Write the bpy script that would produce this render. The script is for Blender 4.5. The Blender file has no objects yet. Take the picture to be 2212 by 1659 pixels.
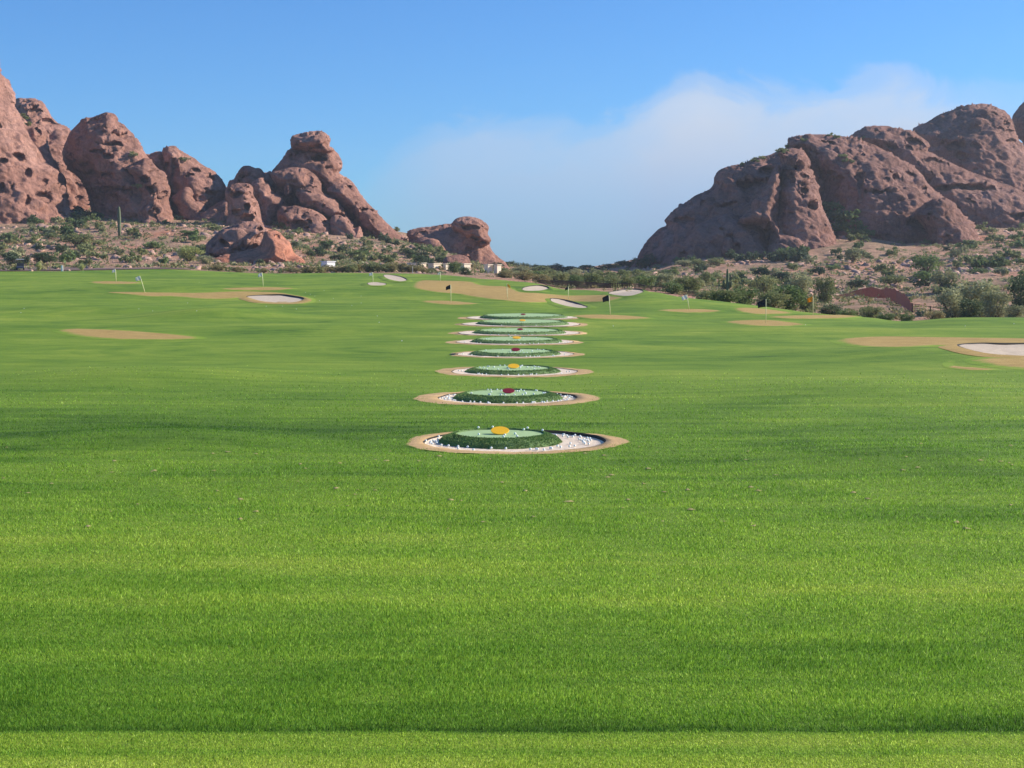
import bpy, math, random
import numpy as np
from mathutils import Vector, geometry
from mathutils.bvhtree import BVHTree

random.seed(7)
rng = np.random.default_rng(11)
scene = bpy.context.scene
col = scene.collection
HAZE = 0.00013

# ------------------------------------------------------------------ camera geometry
F, CX, CY, CZ = 3195.0, 1106.0, 829.5, 3.1          # focal length in pixels of a 2212 px wide picture, eye height
TH = math.atan((829.5 - 585) / F)
cT, sT = math.cos(TH), math.sin(TH)

def ray(px, py):
    up = (CY - np.asarray(py, float)) / F
    right = (np.asarray(px, float) - CX) / F
    return right, cT + up * sT, -sT + up * cT

def at(px, py, Y):
    r, y, z = ray(px, py)
    t = Y / y
    return np.stack([r * t, y * t + 0 * r, CZ + z * t], -1)

def z_of(py, Y):
    r, y, z = ray(0, py)
    return CZ + z * Y / y

def crop(a, b, k, pts):
    return [(a + x * k, b + y * k) for x, y in pts]
def c1(p): return crop(0, 129.6, .33864, p)
def c2(p): return crop(432, 242, .3125, p)
def c3(p): return crop(1296, 172.8, .41406, p)
def c4(p): return crop(829.5, 553, .2656, p)
def c5(p): return crop(846.8, 725.8, .23438, p)
def c6(p): return crop(1382.5, 553, .375, p)
def c7(p): return crop(0, 553, .375, p)

# ------------------------------------------------------------------ noise
def _h(ix, iy, iz, seed):
    h = (ix.astype(np.int64) * 374761393 + iy.astype(np.int64) * 668265263 + iz.astype(np.int64) * 2147483647 + seed * 1274126177) & 0xffffffff
    h = ((h ^ (h >> 13)) * 1274126177) & 0xffffffff
    h = (h ^ (h >> 16)) & 0xffff
    return h / 65535.0 * 2 - 1

def noise(p, scale, seed=0):
    q = p / scale
    i = np.floor(q); f = q - i
    f = f * f * f * (f * (f * 6 - 15) + 10)
    i = i.astype(np.int64)
    r = 0
    for dx in (0, 1):
        wx = f[..., 0] if dx else 1 - f[..., 0]
        for dy in (0, 1):
            wy = f[..., 1] if dy else 1 - f[..., 1]
            for dz in (0, 1):
                wz = f[..., 2] if dz else 1 - f[..., 2]
                r = r + wx * wy * wz * _h(i[..., 0] + dx, i[..., 1] + dy, i[..., 2] + dz, seed)
    return r

def fbm(p, scale, octv=4, gain=.5, seed=0):
    r = 0; a = 1; tot = 0
    for k in range(octv):
        r = r + a * noise(p + k * 17.3, scale / 2 ** k, seed + k * 7)
        tot += a; a *= gain
    return r / tot

def sstep(a, b, x):
    t = np.clip((x - a) / (b - a), 0, 1)
    return t * t * (3 - 2 * t)

# ------------------------------------------------------------------ terrain
def pchip(x, y, xq):
    x = np.asarray(x, float); y = np.asarray(y, float)
    h = np.diff(x); d = np.diff(y) / h
    m = np.zeros_like(y)
    m[0] = d[0]; m[-1] = d[-1]
    for i in range(1, len(x) - 1):
        if d[i - 1] * d[i] > 0:
            w1 = 2 * h[i] + h[i - 1]; w2 = h[i] + 2 * h[i - 1]
            m[i] = (w1 + w2) / (w1 / d[i - 1] + w2 / d[i])
    xq = np.clip(xq, x[0], x[-1])
    k = np.clip(np.searchsorted(x, xq) - 1, 0, len(x) - 2)
    t = (xq - x[k]) / h[k]
    return ((2*t**3-3*t**2+1)*y[k] + (t**3-2*t**2+t)*h[k]*m[k] + (-2*t**3+3*t**2)*y[k+1] + (t**3-t**2)*h[k]*m[k+1])

COLS = {   # azimuth column : profile as (distance, picture row), and the distance of the grass crest
 -500: ([(82,702),(95,683),(118,658),(135,638),(155,622),(175,610),(205,594),(225,586),(240,587),(252,584),(270,576),(300,562),(350,525),(400,486),(425,474),(500,445)], 232),
 0:    ([(82,702),(95,683),(118,658),(135,638),(155,622),(175,610),(205,594),(225,586),(240,587),(252,584),(270,576),(300,562),(350,525),(400,486),(425,474),(500,445)], 232),
 350:  ([(82,702),(95,683),(118,658),(135,638),(155,622),(175,609),(205,592),(225,583),(240,584),(252,581),(270,574),(300,563),(350,525),(400,488),(430,474),(500,450)], 232),
 600:  ([(82,702),(95,683),(118,658),(135,639),(155,624),(175,611),(205,598),(225,591),(240,591),(252,588),(270,580),(300,572),(350,543),(400,508),(430,490),(500,470)], 232),
 800:  ([(82,702),(95,683),(118,658),(135,640),(155,624),(175,612),(200,598),(215,591),(230,590),(250,586),(280,578),(350,553),(400,528),(440,512),(520,490)], 220),
 950:  ([(82,702),(95,683),(118,657),(135,640),(155,622),(180,608),(205,597),(215,595),(225,592),(240,592),(280,588),(350,568),(420,545),(520,530)], 217),
 1060: ([(82,702),(95,683),(118,657),(135,640),(155,624),(175,610),(190,605),(200,604),(220,602),(280,594),(350,588),(450,575),(520,570)], 192),
 1130: ([(82,702),(95,683),(118,658),(135,641),(155,625),(170,613),(180,610),(195,612),(260,603),(350,592),(450,584),(600,582)], 183),
 1230: ([(82,702),(95,683),(118,664),(135,648),(150,634),(165,624),(180,626),(220,620),(300,605),(400,592),(600,583)], 168),
 1400: ([(82,702),(95,685),(110,668),(122,645),(135,629),(150,634),(200,622),(300,602),(400,585),(500,565),(600,555)], 138),
 1500: ([(82,702),(95,689),(110,669),(118,655),(127,645),(142,650),(200,630),(300,604),(400,570),(430,556),(600,530)], 131),
 1650: ([(80,706),(90,695),(105,680),(116,666),(124,662),(138,668),(200,645),(300,606),(400,562),(440,545),(600,505)], 128),
 1800: ([(80,708),(90,698),(104,685),(114,680),(125,684),(180,672),(230,655),(262,647),(300,622),(400,548),(440,518),(560,480)], 118),
 1890: ([(80,709),(90,700),(104,688),(112,688),(125,694),(165,680),(200,662),(250,646),(300,620),(400,545),(440,520),(560,478)], 112),
 1950: ([(75,717),(90,703),(102,693),(112,697),(150,686),(180,673),(205,661),(240,650),(300,618),(400,548),(440,528),(560,478)], 105),
 2080: ([(75,716),(88,699),(97,688),(106,688),(120,694),(180,682),(230,655),(300,602),(400,538),(440,518),(560,468)], 103),
 2212: ([(75,716),(86,701),(97,689),(106,688),(120,694),(180,682),(230,652),(300,598),(400,530),(480,497),(560,463)], 103),
 2800: ([(75,716),(86,701),(97,689),(106,688),(120,694),(180,682),(230,652),(300,598),(400,530),(480,497),(560,463)], 103),
}
YT = np.concatenate([np.arange(0, 600, 1.0), [600.0, 700.0]])
PT = np.arange(-500, 2801, 10.0)
_keys = sorted(COLS)
_cols = []
for k in _keys:
    prof = COLS[k][0]
    ys = [0, 30, 55, 70] + [a for a, b in prof]
    zs = [0, 0, 0, 0.0] + [float(z_of(b, a)) for a, b in prof]
    if ys[4] <= 75: ys.pop(3); zs.pop(3)
    _cols.append(pchip(ys, zs, YT))
_cols = np.array(_cols)
TAB = np.stack([pchip(_keys, _cols[:, j], PT) for j in range(len(YT))], 1)     # [px, Y]
CREST = lambda px: pchip(_keys, [COLS[k][1] for k in _keys], np.clip(px, -500, 2800))

# broad swells of the fairway: (x, distance, height, half-widths)
RELIEF = [(-6.6, 27.0, .20, 2.2, 1.6), (-2.6, 22.5, .06, 2.5, 1.4), (6.6, 24.5, .15, 2.3, 2.0), (-10.5, 43, .22, 4, 3.5), (9.5, 38, .20, 4, 3.0), (15, 54, .25, 5, 4),
          (-19, 95, .6, 4.5, 5), (-30, 104, .30, 8, 6), (-12, 78, .16, 7, 5), (17, 76, .18, 7, 4), (-9, 104, .22, 6, 4), (27, 88, .20, 7, 4), (-34, 150, .5, 12, 8), (-16, 150, .35, 9, 7)]
def H(x, y, detail=True):
    x = np.asarray(x, float); y = np.asarray(y, float)
    yy = np.maximum(y, 6)
    px = np.clip(CX + F * x / yy, -500, 2799.9)
    fy = np.clip(y, 0, 699.9)
    ai = (px - PT[0]) / 10.0; a0 = np.floor(ai).astype(int); af = ai - a0
    yi = np.where(fy < 600, fy, 600 + (fy - 600) / 100.0); y0 = np.minimum(np.floor(yi).astype(int), len(YT) - 2); yf = yi - y0
    z = (TAB[a0, y0]*(1-af)*(1-yf) + TAB[a0+1, y0]*af*(1-yf) + TAB[a0, y0+1]*(1-af)*yf + TAB[a0+1, y0+1]*af*yf)
    if detail:
        p = np.stack([x, y, 0*x], -1)
        amp = .008 + .020 * sstep(15, 30, y) + .075 * sstep(58, 110, y)
        z = z + amp * noise(p, 13.0, 3) + amp * .45 * noise(p, 5.3, 4)
        for (hx, hy, ha, sx, sy) in RELIEF:
            z = z + ha*np.exp(-((x-hx)/sx)**2-((y-hy)/sy)**2)
        cr = CREST(px)
        des = sstep(cr + 12, cr + 45, y)
        z = z + des * ((.3 + 1.0*sstep(270, 340, y)) * fbm(p, 26, 4, .5, 9) + .25 * noise(p, 4, 12))
    return z

def hit(px, py):
    """first place where a line of sight meets the ground"""
    r, y, z = ray(px, py)
    Y = np.concatenate([np.arange(7, 120, .25), np.arange(120, 620, .8)])
    zz = CZ + z / y * Y
    g = H(r / y * Y, Y)
    b = np.nonzero(zz <= g)[0]
    k = b[0] if len(b) else len(Y) - 1
    lo, hi = Y[max(k-1, 0)], Y[k]
    for _ in range(14):
        m = (lo + hi) / 2
        if CZ + z / y * m <= H(np.array(r / y * m), np.array(m)): hi = m
        else: lo = m
    return float(r / y * hi), float(hi)

# ------------------------------------------------------------------ helpers
def tag(o, label=None, cat=None, group=None, kind=None):
    if label and not 4 <= len(label.split()) <= 16: print('LABEL', len(label.split()), label)
    if label: o['label'] = label
    if cat: o['category'] = cat
    if group: o['group'] = group
    if kind: o['kind'] = kind
    return o

def mesh_np(name, v, faces=None, tris=None, quads=None, mat=None, parent=None, smooth=True, mats=None, midx=None):
    me = bpy.data.meshes.new(name)
    v = np.asarray(v, dtype=np.float32)
    if faces is not None:
        me.from_pydata([tuple(map(float, a)) for a in v], [], faces)
    else:
        parts = []
        if quads is not None and len(quads): parts.append(np.asarray(quads, np.int32))
        if tris is not None and len(tris): parts.append(np.asarray(tris, np.int32))
        nl = sum(p.size for p in parts); nf = sum(len(p) for p in parts)
        me.vertices.add(len(v)); me.vertices.foreach_set('co', v.ravel())
        me.loops.add(nl); me.polygons.add(nf)
        me.loops.foreach_set('vertex_index', np.concatenate([p.ravel() for p in parts]))
        starts = []; s = 0
        for p in parts:
            starts.append(s + np.arange(len(p)) * p.shape[1]); s += p.size
        me.polygons.foreach_set('loop_start', np.concatenate(starts).astype(np.int32))
        me.update(calc_edges=True)
    me.validate()
    if smooth: me.polygons.foreach_set('use_smooth', [True] * len(me.polygons))
    for m in (mats or ([mat] if mat else [])): me.materials.append(m)
    if midx is not None: me.polygons.foreach_set('material_index', midx)
    me.update()
    o = bpy.data.objects.new(name, me); col.objects.link(o)
    if parent: o.parent = parent
    return o

def empty(name, loc, rz=0):
    o = bpy.data.objects.new(name, None); col.objects.link(o)
    o.location = [float(a) for a in loc]; o.rotation_euler = (0, 0, rz); o.empty_display_size = .3
    return o

def copy_tree(o, parent=None):
    c = o.copy(); col.objects.link(c)
    if parent: c.parent = parent
    for ch in list(o.children): copy_tree(ch, c)
    return c

class MB:
    def __init__(s): s.v = []; s.f = []
    def box(s, x0, x1, y0, y1, z0, z1, bev=0):
        n = len(s.v)
        if bev:
            a = bev
            s.v += [(x0,y0,z0),(x1,y0,z0),(x1,y1,z0),(x0,y1,z0),(x0,y0,z1-a),(x1,y0,z1-a),(x1,y1,z1-a),(x0,y1,z1-a),
                    (x0+a,y0+a,z1),(x1-a,y0+a,z1),(x1-a,y1-a,z1),(x0+a,y1-a,z1)]
            s.f += [(n+3,n+2,n+1,n)]
            for q in ((0,4),(4,8)):
                for k in range(4):
                    a_, b_ = k, (k+1) % 4
                    s.f.append((n+q[0]+a_, n+q[0]+b_, n+q[1]+b_, n+q[1]+a_))
            s.f.append((n+8,n+9,n+10,n+11))
        else:
            s.v += [(x0,y0,z0),(x1,y0,z0),(x1,y1,z0),(x0,y1,z0),(x0,y0,z1),(x1,y0,z1),(x1,y1,z1),(x0,y1,z1)]
            s.f += [(n+3,n+2,n+1,n),(n+4,n+5,n+6,n+7),(n,n+1,n+5,n+4),(n+1,n+2,n+6,n+5),(n+2,n+3,n+7,n+6),(n+3,n,n+4,n+7)]
    def tube(s, pts, rad, seg=8, cap=True):
        pts = [Vector(p) for p in pts]
        if not hasattr(rad, '__len__'): rad = [rad] * len(pts)
        n0 = len(s.v)
        for i, p in enumerate(pts):
            d = (pts[min(i+1, len(pts)-1)] - pts[max(i-1, 0)]).normalized()
            a = d.orthogonal().normalized() if abs(d.z) < .9 else Vector((1, 0, 0)) - d * d.x
            a.normalize(); b = d.cross(a)
            for k in range(seg):
                t = 2*math.pi*k/seg
                q = p + (a*math.cos(t) + b*math.sin(t)) * rad[i]
                s.v.append(tuple(q))
        for i in range(len(pts)-1):
            for k in range(seg):
                a_ = n0+i*seg+k; b_ = n0+i*seg+(k+1) % seg
                s.f.append((a_, b_, b_+seg, a_+seg))
        if cap:
            s.f.append(tuple(n0+k for k in reversed(range(seg))))
            s.f.append(tuple(n0+(len(pts)-1)*seg+k for k in range(seg)))
    def build(s, name, mat, parent=None, smooth=False):
        return mesh_np(name, s.v, faces=s.f, mat=mat, parent=parent, smooth=smooth)

# ------------------------------------------------------------------ materials
def newmat(name):
    m = bpy.data.materials.new(name); m.use_nodes = True
    nt = m.node_tree; b = nt.nodes['Principled BSDF']
    b.inputs['Roughness'].default_value = .8
    return m, nt, b
def N(nt, t, **kw):
    n = nt.nodes.new(t)
    for k, v in kw.items():
        if k in n.inputs.keys() if hasattr(n.inputs, 'keys') else False: n.inputs[k].default_value = v
        else: setattr(n, k, v)
    return n
def math_(nt, op, a, b=None, clamp=False):
    n = nt.nodes.new('ShaderNodeMath'); n.operation = op; n.use_clamp = clamp
    for i, s in enumerate((a, b)):
        if s is None: continue
        if isinstance(s, (int, float)): n.inputs[i].default_value = s
        else: nt.links.new(s, n.inputs[i])
    return n.outputs[0]
def ramp(nt, src, stops, interp='LINEAR'):
    n = nt.nodes.new('ShaderNodeValToRGB'); n.color_ramp.interpolation = interp
    e = n.color_ramp.elements
    while len(e) > 1: e.remove(e[-1])
    for i, (p, c) in enumerate(stops):
        if i: k = e.new(p)
        else: k = e[0]; k.position = p
        if not hasattr(c, '__len__'): c = (c, c, c)
        k.color = (*c[:3], 1)
    nt.links.new(src, n.inputs[0]); return n.outputs[0]
def mix(nt, f, a, b, mode='MIX'):
    n = nt.nodes.new('ShaderNodeMix'); n.data_type = 'RGBA'; n.blend_type = mode
    for i, s in ((0, f), (6, a), (7, b)):
        if isinstance(s, (int, float)): n.inputs[i].default_value = s
        elif isinstance(s, tuple): n.inputs[i].default_value = (*s[:3], 1)
        else: nt.links.new(s, n.inputs[i])
    return n.outputs[2]
def scaled(nt, vec, s, off=(0, 0, 0)):
    n = nt.nodes.new('ShaderNodeMapping')
    n.inputs['Scale'].default_value = s; n.inputs['Location'].default_value = off
    nt.links.new(vec, n.inputs['Vector']); return n.outputs[0]
def ntex(nt, vec, scale, detail=3, rough=.5, dist=0):
    n = nt.nodes.new('ShaderNodeTexNoise')
    n.inputs['Scale'].default_value = scale; n.inputs['Detail'].default_value = detail
    n.inputs['Roughness'].default_value = rough; n.inputs['Distortion'].default_value = dist
    nt.links.new(vec, n.inputs['Vector']); return n.outputs[0]
def bump(nt, b, h, strength, dist):
    n = nt.nodes.new('ShaderNodeBump'); n.inputs['Strength'].default_value = strength; n.inputs['Distance'].default_value = dist
    nt.links.new(h, n.inputs['Height']); nt.links.new(n.outputs[0], b.inputs['Normal'])
def pos(nt): return nt.nodes.new('ShaderNodeNewGeometry').outputs['Position']
def simple(name, c, rough=.7, metal=0, var=.15, sc=6):
    m, nt, b = newmat(name)
    tc = nt.nodes.new('ShaderNodeTexCoord').outputs['Object']
    n = ntex(nt, tc, sc, 4, .6)
    cc = ramp(nt, n, [(.25, tuple(x*(1-var) for x in c)), (.75, tuple(min(1, x*(1+var)) for x in c))])
    nt.links.new(cc, b.inputs['Base Color']); b.inputs['Roughness'].default_value = rough; b.inputs['Metallic'].default_value = metal
    return m

G_LO, G_MID, G_HI, G_YEL = (.075, .165, .016), (.132, .240, .021), (.200, .310, .030), (.275, .362, .042)
def turf_color(nt):
    p = pos(nt)
    sep = nt.nodes.new('ShaderNodeSeparateXYZ'); nt.links.new(p, sep.inputs[0])
    wob = math_(nt, 'SUBTRACT', ntex(nt, scaled(nt, p, (.10, .12, 0)), 1, 2), .5)
    wob2 = math_(nt, 'SUBTRACT', ntex(nt, scaled(nt, p, (1.2, 1.6, 0)), 1, 3), .5)
    grow = math_(nt, 'DIVIDE', math_(nt, 'SUBTRACT', sep.outputs['Y'], 10.3), 6.0, True)
    yy = math_(nt, 'ADD', sep.outputs['Y'], math_(nt, 'MULTIPLY', math_(nt, 'MULTIPLY', wob, 3.6), grow))
    yy = math_(nt, 'ADD', yy, math_(nt, 'MULTIPLY', wob2, .12))
    # cutting heights, mower passes and painted shading of slight undulations in the nearest turf, 8..32 m from the eye
    u = math_(nt, 'DIVIDE', math_(nt, 'SUBTRACT', yy, 8.0), 24.0, True)
    def Yp(y): return (y - 8) / 24
    band = ramp(nt, u, [(Yp(8), 1.25), (Yp(9.2), 1.20), (Yp(9.32), .78), (Yp(9.45), 1.12), (Yp(9.70), .92), (Yp(9.77), .16), (Yp(9.82), .44), (Yp(9.92), .50), (Yp(10.8), .46), (Yp(11.5), .44),
                        (Yp(12.2), .46), (Yp(13.2), .52), (Yp(15), .56), (Yp(16.5), .60), (Yp(17.6), .46), (Yp(18.9), .36), (Yp(19.3), .50), (Yp(21), .44),
                        (Yp(23), .52), (Yp(25), .40), (Yp(28), .34), (Yp(30), .40), (Yp(32), .52)])
    big = ntex(nt, scaled(nt, p, (.045, .085, 0), (3, 1, 0)), 1, 3, .55, .6)
    med = ntex(nt, scaled(nt, p, (.30, .55, 0), (7, 2, 0)), 1, 5, .65, .8)
    # long mower streaks that bend round the row of targets
    lay = nt.nodes.new('ShaderNodeVectorMath'); lay.operation = 'DISTANCE'
    nt.links.new(scaled(nt, p, (.55, 1, 0)), lay.inputs[0]); lay.inputs[1].default_value = (0, 58, 0)
    st = nt.nodes.new('ShaderNodeCombineXYZ'); nt.links.new(lay.outputs['Value'], st.inputs[0])
    nt.links.new(math_(nt, 'MULTIPLY', sep.outputs['X'], .05), st.inputs[1])
    streak = ntex(nt, st.outputs[0], 1.3, 4, .7)
    flat = ntex(nt, scaled(nt, p, (.14, 2.2, 0), (1, 9, 0)), 1, 3, .65)
    t = math_(nt, 'MULTIPLY', math_(nt, 'SUBTRACT', big, .5), 1.3)
    t = math_(nt, 'ADD', t, math_(nt, 'MULTIPLY', math_(nt, 'SUBTRACT', med, .5), 1.0))
    t = math_(nt, 'ADD', t, math_(nt, 'MULTIPLY', math_(nt, 'SUBTRACT', streak, .5), 1.0))
    t = math_(nt, 'ADD', t, math_(nt, 'MULTIPLY', math_(nt, 'SUBTRACT', flat, .5), .5))
    far = ntex(nt, scaled(nt, p, (.16, .13, 0), (2, 5, 0)), 1, 6, .66, 1.2)
    farw = math_(nt, 'DIVIDE', math_(nt, 'SUBTRACT', sep.outputs['Y'], 25.), 40., True)
    t = math_(nt, 'ADD', t, math_(nt, 'MULTIPLY', math_(nt, 'MULTIPLY', math_(nt, 'SUBTRACT', far, .5), 1.6), farw))
    t = math_(nt, 'ADD', t, band)
    t = math_(nt, 'ADD', t, math_(nt, 'MULTIPLY', math_(nt, 'DIVIDE', math_(nt, 'SUBTRACT', yy, 32.), 60., True), .08))
    return ramp(nt, math_(nt, 'MULTIPLY', t, .8), [(.0, tuple(.8*a for a in G_LO)), (.27, G_MID), (.53, G_HI), (.78, G_YEL), (1.0, (.36, .43, .07))]), p

def mat_turf():
    m, nt, b = newmat('turf')
    c, p = turf_color(nt)
    fine = ntex(nt, scaled(nt, p, (1, .55, 1)), 14, 4, .75)
    fine2 = ntex(nt, scaled(nt, p, (1, .45, 1)), 3.2, 4, .7)
    v = ramp(nt, math_(nt, 'ADD', math_(nt, 'MULTIPLY', fine, 1.1), math_(nt, 'MULTIPLY', fine2, .4)), [(.3, .26), (.5, .54), (.7, .88)])
    c = mix(nt, 1.0, c, v, 'MULTIPLY')
    # worn, straw-coloured divots
    dv = ntex(nt, scaled(nt, p, (.8, 1.0, 1), (3, 3, 0)), 2.6, 3, .8)
    big = ntex(nt, scaled(nt, p, (.10, .16, 1), (5, 0, 0)), 1, 2)
    dm = math_(nt, 'MULTIPLY', ramp(nt, dv, [(.68, 0), (.74, 1)]), ramp(nt, big, [(.52, 0), (.62, .8)]))
    c = mix(nt, dm, c, (.26, .22, .09))
    nt.links.new(c, b.inputs['Base Color']); b.inputs['Roughness'].default_value = .85
    b.inputs['Specular IOR Level'].default_value = .15
    bump(nt, b, math_(nt, 'ADD', fine, fine2), .6, .03)
    return m

def mat_blades():
    m, nt, b = newmat('grass_blades')
    c, p = turf_color(nt)
    a = nt.nodes.new('ShaderNodeAttribute'); a.attribute_name = 'tone'
    c = mix(nt, 1.0, c, ramp(nt, a.outputs['Fac'], [(0, (.45, .55, .4)), (.5, (1.6, 1.65, 1.6)), (.85, (2.9, 2.7, 3.6)), (1, (4.5, 3.6, 8.0))]), 'MULTIPLY')
    nt.links.new(c, b.inputs['Base Color']); b.inputs['Roughness'].default_value = .55
    b.inputs['Specular IOR Level'].default_value = .25
    tr = nt.nodes.new('ShaderNodeBsdfTranslucent'); nt.links.new(c, tr.inputs[0])
    ms = nt.nodes.new('ShaderNodeMixShader'); ms.inputs[0].default_value = .45
    nt.links.new(b.outputs[0], ms.inputs[1]); nt.links.new(tr.outputs[0], ms.inputs[2])
    nt.links.new(ms.outputs[0], nt.nodes['Material Output'].inputs[0])
    return m

def mat_tan(name='dormant_turf', lo=(.34, .225, .070), hi=(.52, .36, .125)):
    m, nt, b = newmat(name)
    p = pos(nt)
    n = ntex(nt, scaled(nt, p, (.8, 1.4, 1)), 1.2, 6, .7)
    n2 = ntex(nt, p, 22, 3, .8)
    c = ramp(nt, n, [(.3, lo), (.7, hi)])
    c = mix(nt, 1.0, c, ramp(nt, n2, [(.3, .75), (.7, 1.2)]), 'MULTIPLY')
    a = nt.nodes.new('ShaderNodeAttribute'); a.attribute_name = 'edge'
    e = math_(nt, 'ADD', a.outputs['Fac'], math_(nt, 'MULTIPLY', math_(nt, 'SUBTRACT', ntex(nt, scaled(nt, p, (1, 1.5, 1)), 1.6, 5, .8), .5), 1.0))
    g, _ = turf_color(nt)
    c = mix(nt, ramp(nt, e, [(.20, 0), (.50, 1)]), g, c)
    nt.links.new(c, b.inputs['Base Color']); b.inputs['Roughness'].default_value = .9
    b.inputs['Specular IOR Level'].default_value = .15
    bump(nt, b, n2, .4, .02)
    return m

def mat_sand(name, lo, hi, sc=3):
    m, nt, b = newmat(name)
    p = pos(nt)
    c = ramp(nt, ntex(nt, p, sc, 6, .75), [(.3, lo), (.7, hi)])
    nt.links.new(c, b.inputs['Base Color']); b.inputs['Roughness'].default_value = .95
    b.inputs['Specular IOR Level'].default_value = .1
    bump(nt, b, ntex(nt, p, 9, 5, .8), .7, .04)
    return m

def mat_desert():
    m, nt, b = newmat('desert_soil')
    p = pos(nt)
    n = ntex(nt, p, .035, 6, .65, .5)
    n2 = ntex(nt, p, .35, 5, .75)
    c = ramp(nt, n, [(.32, (.35, .245, .155)), (.45, (.49, .31, .205)), (.55, (.55, .325, .22)), (.68, (.58, .27, .17))])
    c = mix(nt, 1.0, c, ramp(nt, n2, [(.3, .55), (.5, 1.), (.72, 1.3)]), 'MULTIPLY')
    dry = ntex(nt, scaled(nt, p, (1, .6, 1)), .16, 5, .8)
    c = mix(nt, ramp(nt, dry, [(.5, 0), (.62, .55)]), c, (.17, .17, .085))
    nt.links.new(c, b.inputs['Base Color']); b.inputs['Roughness'].default_value = .95
    b.inputs['Specular IOR Level'].default_value = .1
    bump(nt, b, math_(nt, 'ADD', n2, ntex(nt, p, 1.4, 5, .8)), .9, .8)
    return m

def mat_rock(name, tint=(1, 1, 1)):
    m, nt, b = newmat(name)
    p = pos(nt)
    big = ntex(nt, p, .045, 5, .6, .6)
    med = ntex(nt, p, .28, 6, .7)
    fine = ntex(nt, p, 1.6, 5, .8)
    c = ramp(nt, big, [(.3, (.295, .150, .110)), (.5, (.405, .212, .158)), (.7, (.50, .280, .215))])
    c = mix(nt, 1.0, c, ramp(nt, med, [(.28, .52), (.5, 1.), (.74, 1.28)]), 'MULTIPLY')
    # dark desert varnish running down, pale salt marks
    st = ntex(nt, scaled(nt, p, (.30, .30, .045)), 1, 5, .7, .4)
    c = mix(nt, ramp(nt, st, [(.52, 0), (.66, .55)]), c, (.15, .085, .066))
    sp = ntex(nt, p, .75, 3, .6)
    c = mix(nt, ramp(nt, sp, [(.70, 0), (.78, .6)]), c, (.50, .38, .30))
    bed = nt.nodes.new('ShaderNodeTexWave'); bed.wave_type = 'BANDS'; bed.bands_direction = 'Z'
    bed.inputs['Scale'].default_value = .22; bed.inputs['Distortion'].default_value = 9; bed.inputs['Detail'].default_value = 4; bed.inputs['Detail Scale'].default_value = .4
    rot = nt.nodes.new('ShaderNodeMapping'); rot.inputs['Rotation'].default_value = (.15, -.5, 0)
    nt.links.new(p, rot.inputs[0]); nt.links.new(rot.outputs[0], bed.inputs['Vector'])
    c = mix(nt, .10, c, mix(nt, 1.0, c, ramp(nt, bed.outputs[1], [(.1, .55), (.6, 1.2)]), 'MULTIPLY'))
    c = mix(nt, 1.0, c, ramp(nt, fine, [(.3, .68), (.5, 1.), (.7, 1.25)]), 'MULTIPLY')
    c = mix(nt, 1.0, c, tint, 'MULTIPLY')
    nt.links.new(c, b.inputs['Base Color']); b.inputs['Roughness'].default_value = .92
    b.inputs['Specular IOR Level'].default_value = .12
    h = math_(nt, 'ADD', math_(nt, 'MULTIPLY', med, 1.6), math_(nt, 'ADD', math_(nt, 'MULTIPLY', fine, .6), math_(nt, 'MULTIPLY', bed.outputs[1], .10)))
    bump(nt, b, h, .9, 1.3)
    return m

def mat_leaf(name, lo, hi, trans=.3):
    m, nt, b = newmat(name)
    oi = nt.nodes.new('ShaderNodeObjectInfo')
    tc = nt.nodes.new('ShaderNodeTexCoord').outputs['Object']
    n = ntex(nt, tc, 1.3, 3, .6)
    f = math_(nt, 'ADD', math_(nt, 'MULTIPLY', n, .8), math_(nt, 'MULTIPLY', oi.outputs['Random'], .4))
    c = ramp(nt, f, [(.3, lo), (.9, hi)])
    nt.links.new(c, b.inputs['Base Color']); b.inputs['Roughness'].default_value = .7
    b.inputs['Specular IOR Level'].default_value = .2
    tr = nt.nodes.new('ShaderNodeBsdfTranslucent'); nt.links.new(c, tr.inputs[0])
    ms = nt.nodes.new('ShaderNodeMixShader'); ms.inputs[0].default_value = trans
    nt.links.new(b.outputs[0], ms.inputs[1]); nt.links.new(tr.outputs[0], ms.inputs[2])
    nt.links.new(ms.outputs[0], nt.nodes['Material Output'].inputs[0])
    return m

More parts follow.
